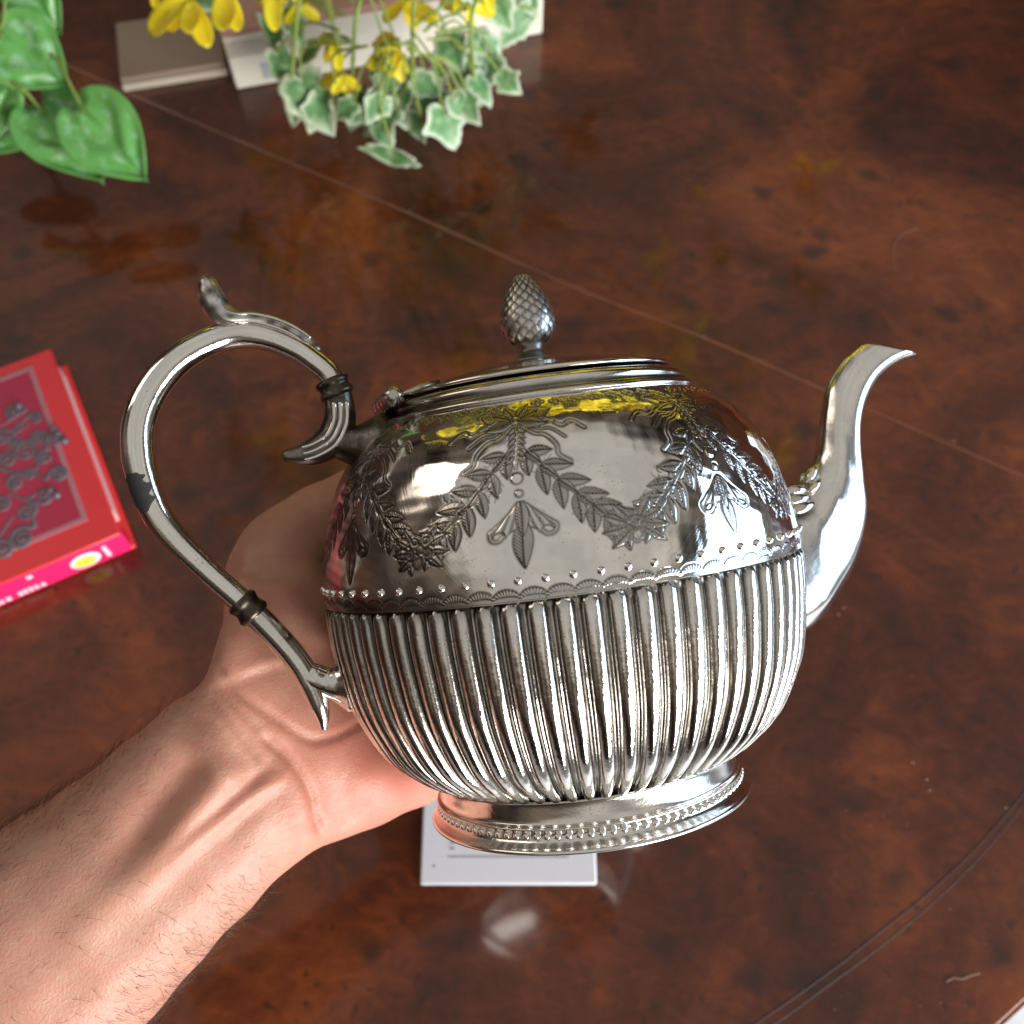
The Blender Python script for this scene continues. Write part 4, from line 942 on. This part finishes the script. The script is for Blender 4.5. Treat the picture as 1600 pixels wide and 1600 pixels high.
# broad-leaved plant at the left
pth = tag(empty('pothos_plant', Matrix.Translation(on(-60, 60))), 'bright green heart-leaved trailing plant in the top left corner', 'plant')
PI0 = pth.matrix_world.inverted()
def add_leaf(parent, inv, base_px, tip_px, h0, h1, wfac, mat, kind, seed, up=None, cup=0.6, roll=0.0):
    a, b = on(*base_px, h0), on(*tip_px, h1); m_, L_ = place(a, b, up if up is not None else camdir)
    me = heart_leaf(L_, L_ * wfac, cup, seed) if kind == 'heart' else ivy_leaf(L_, L_ * wfac, seed)
    o = link('leaf', me, parent, mat); o.matrix_local = inv @ m_ @ Matrix.Rotation(roll, 4, 'Y'); solid(o, 0.0003); return o, a
vine = on(-40, -10, .10)
for i, (b, t, h0, h1, wf, up, cup) in enumerate([
    ((132, 176), (223, 278), .070, .050, .50, Vector((-.12, -.42, 1)), .3), ((66, 176), (160, 277), .060, .040, .52, Vector((.55, -.5, .75)), .4), ((4, 58), (104, 130), .095, .075, .60, Vector((-.05, -.45, 1)), .4),
    ((28, -40), (92, 52), .115, .090, .50, Vector((-.1, -.5, 1)), .4), ((40, 165), (-22, 240), .062, .045, .46, Vector((.5, -.6, .8)), .5), ((-10, 118), (-30, 205), .08, .05, .6, Vector((.3, -.5, 1)), .5), ((-60, 60), (20, 150), .07, .06, .5, Vector((0, -.5, 1)), .4),
    ((60, -120), (120, -40), .13, .12, .5, Vector((0, -.3, 1)), .4), ((-80, -80), (-10, -10), .12, .10, .5, Vector((0, -.3, 1)), .4)]):
    o, a = add_leaf(pth, PI0, b, t, h0, h1, wf, M['leaf'], 'heart', 3 + i, up, cup)
    st = {0: on(88, 92, .085), 2: on(-10, 30, .10), 3: on(0, 45, .10)}.get(i, on(b[0] - 35, b[1] - 40, h0 + .02))
    stem('stem', [PI0 @ (st + Vector((-.02, .015, .0))), PI0 @ st, PI0 @ ((st + a) / 2 + Vector((0, 0, .004))), PI0 @ a], .0013, pth)
stem('main_stem', [PI0 @ on(-60, 60), PI0 @ on(-50, 40, .05), PI0 @ on(-30, 30, .10), PI0 @ on(0, -60, .13)], .0025, pth)
# variegated ivy
ivr = on(640, -160); ivy = tag(empty('ivy_plant', Matrix.Translation(ivr)), 'trailing ivy with white-edged green leaves hanging over the cream box', 'plant'); II = ivy.matrix_world.inverted()
sprays = []
for i, (b, t, h0, h1, wf, up) in enumerate([
    ((468, 120), (520, 216), .060, .030, .80, None), ((690, 165), (714, 236), .055, .030, 1.0, None), ((612, 232), (612, 262), .046, .030, 2.1, Vector((0, -.5, 1))),
    ((412, 28), (462, 112), .085, .060, .42, Vector((-.5, -.6, .6))), ((452, 15), (476, 82), .09, .07, .55, None), ((530, 150), (600, 192), .055, .035, .7, Vector((.2, -.5, 1))),
    ((640, 120), (606, 168), .06, .045, .8, None), ((640, 135), (668, 178), .055, .045, .7, Vector((-.4, -.5, .8))), ((728, 85), (742, 162), .065, .045, .75, Vector((.3, -.5, .9))), ((828, 15), (774, 82), .075, .055, .55, Vector((.4, -.3, .8))),
    ((700, 55), (722, 118), .075, .06, .85, None), ((770, -5), (800, 55), .09, .07, .8, None), ((500, 150), (486, 214), .05, .028, .7, Vector((.5, -.6, .6))),
    ((620, 170), (560, 212), .05, .03, .6, Vector((-.2, -.7, .6))), ((660, 190), (636, 206), .045, .035, 1.3, Vector((0, -.7, .6))), ((740, 120), (770, 168), .06, .045, .8, Vector((.3, -.5, 1))), ((300, -20), (345, 20), .10, .09, .8, None),
    ((690, 110), (660, 150), .06, .05, .7, None), ((480, -40), (430, 6), .11, .10, .7, None), ((720, -40), (760, 12), .11, .09, .8, None), ((660, -110), (630, -60), .13, .11, .8, None), ((470, 135), (455, 200), .05, .03, .8, Vector((-.3, -.5, .8))), ((560, 150), (545, 208), .05, .03, .75, None), ((600, 140), (640, 205), .05, .03, .6, Vector((.3, -.5, .8))), ((668, 130), (690, 200), .058, .035, .7, Vector((-.2, -.5, .8))), ((745, 60), (790, 120), .07, .05, .7, Vector((.2, -.5, .8))), ((770, 90), (738, 150), .06, .045, .8, None), ((810, -30), (842, 30), .09, .07, .7, None), ((430, 80), (470, 150), .07, .05, .55, None), ((590, 195), (615, 235), .04, .03, .8, None)]):
    o, a = add_leaf(ivy, II, b, t, h0, h1, wf * .95, M['ivy'], 'ivy', 20 + i, up, 0.6, random.uniform(-.35, .35))
    hub = on(610 + (b[0] - 610) * .45, 40 + (b[1] - 60) * .35, .095 + .012 * (i % 3))
    stem('stem', [II @ hub, II @ ((hub * .45 + a * .55) + Vector((random.uniform(-.010, .010), .004, .010))), II @ a], .0009, ivy)
for i in range(17):
    a_ = random.uniform(0, 6.28); rr_i = math.sqrt(random.random()); bx_, by_ = 625 + math.cos(a_) * 180 * rr_i, 85 + math.sin(a_) * 85 * rr_i
    if 440 < bx_ < 720 and by_ < 85: continue
    da = math.atan2(by_ - 30, bx_ - 625) + random.uniform(-.9, .9); L_p = random.uniform(34, 58); hz = .085 - .03 * (by_ / 180)
    o, a = add_leaf(ivy, II, (bx_, by_), (bx_ + math.cos(da) * L_p, by_ + math.sin(da) * L_p), hz, hz - .012, random.uniform(.6, .95), M['ivy'], 'ivy', 60 + i, Vector((random.uniform(-.6, .6), -.5, random.uniform(.5, 1))), 0.6, random.uniform(-.5, .5))
    hub = on(615 + (bx_ - 615) * .6, 30 + (by_ - 30) * .5, .09); stem('stem', [II @ hub, II @ ((hub + a) / 2 + Vector((0, 0, .008))), II @ a], .0008, ivy)
for k in range(4): stem('main_stem', [II @ ivr, II @ on(500 + 100 * k, -90, .09), II @ on(470 + 90 * k, -10 + 20 * (k % 2), .12), II @ on(455 + 95 * k, 120, .066)], .0016, ivy)
# yellow flowers
flr = on(420, -190); spray = tag(empty('flower_spray', Matrix.Translation(flr)), 'spray of bright yellow four-petalled flowers drooping over the boxes', 'flowers'); FI = spray.matrix_world.inverted()
def petal_mesh(L_, Wd, curl, seed):
    G = np.zeros((12, 7, 3))
    for i in range(12):
        t = i / 11; hw = Wd * (0.30 + 0.9 * math.sin(PI * min(1, t * .92)) ** .8) * (1 if t < .9 else max(.25, 1 - (t - .9) * 6))
        for j in range(7):
            u = j / 6 * 2 - 1; G[i, j] = (hw * u, L_ * t, curl * L_ * t * t + 0.35 * hw * u * u + .04 * L_ * math.sin(5 * t + seed))
    return grid_mesh('petal', G)
def petal(base_p, tip_p, wf, seed, up=None, parent=None):
    m_, L_ = place(base_p, tip_p, up if up is not None else camdir); o = link('petal', petal_mesh(L_, L_ * wf, random.uniform(-.15, .15), seed), parent or spray, M['petal']); o.matrix_local = FI @ m_; solid(o, .0003)
fl_def = [((297, 2), .105, [(226, 46), (262, -14), (324, 70), (300, 60), (262, 48)]), ((352, -14), .11, [(372, 48), (350, 54), (388, -40), (320, -20)]), ((425, -22), .11, [(428, 46), (412, 10), (450, -40)]),
          ((632, 6), .10, [(597, 32), (684, 36), (650, 48), (640, -44)]), ((624, 78), .085, [(590, 66), (606, 120), (632, 118), (572, 104)]), ((522, 62), .088, [(494, 66), (530, 108), (508, 98)]),
          ((538, 118), .07, [(504, 134), (562, 142), (545, 152), (520, 148)]), ((612, 98), .08, [(628, 126), (596, 112), (640, 100)]), ((722, -18), .10, [(712, 20), (748, -30), (700, -30)]), ((758, -24), .10, [(768, 20), (782, -10)]), ((458, -18), .11, [(466, 12), (440, 8)]), ((243, -18), .115, [(244, 12), (225, -30), (270, -40)])]
for i in range(5):
    cx_, cy_ = random.choice([random.uniform(420, 470), random.uniform(690, 790)]), random.uniform(-25, 25); a_ = random.uniform(0, 6)
    fl_def.append(((cx_, cy_), .092, [(cx_ + math.cos(a_ + k * 1.57 + random.uniform(-.3, .3)) * 42, cy_ + math.sin(a_ + k * 1.57) * 34) for k in range(4)]))
for i, (c, h, tips) in enumerate(fl_def):
    cc_ = on(*c, h)
    for k, t in enumerate(tips): petal(cc_, on(*t, h - .012 + .006 * (k % 2)), .20 if len(tips) > 3 else .18, i + k)
    hub = on(c[0] * .5 + 230, -60, .15); stem('stem', [FI @ hub, FI @ ((hub + cc_) / 2 + Vector((0, 0, .02))), FI @ cc_], .0008, spray)
# taller blossoms above the frame, mirrored in the table top and in the pot's shoulder
for i in range(64):
    x, y, z = random.uniform(-.26, .30), random.uniform(.60, .80), random.uniform(.17, .36)
    if i < 40: x, y, z = random.uniform(-.26, .26), random.uniform(.43, .60), random.uniform(.27, .40)
    c = Vector((x, y, z))
    n0 = Vector((random.uniform(-1, 1), random.uniform(-1, .3), random.uniform(-.6, .6))).normalized(); e1 = n0.orthogonal().normalized(); e2 = n0.cross(e1)
    for k in range(4):
        a = k * PI / 2 + random.uniform(-.2, .2); petal(c, c + (e1 * math.cos(a) + e2 * math.sin(a)) * .030 - n0 * .008, .24, i + k, n0)
    stem('stem', [FI @ flr, FI @ (flr.lerp(c, .5) + Vector((0, .02, .06))), FI @ c], .0013, spray)
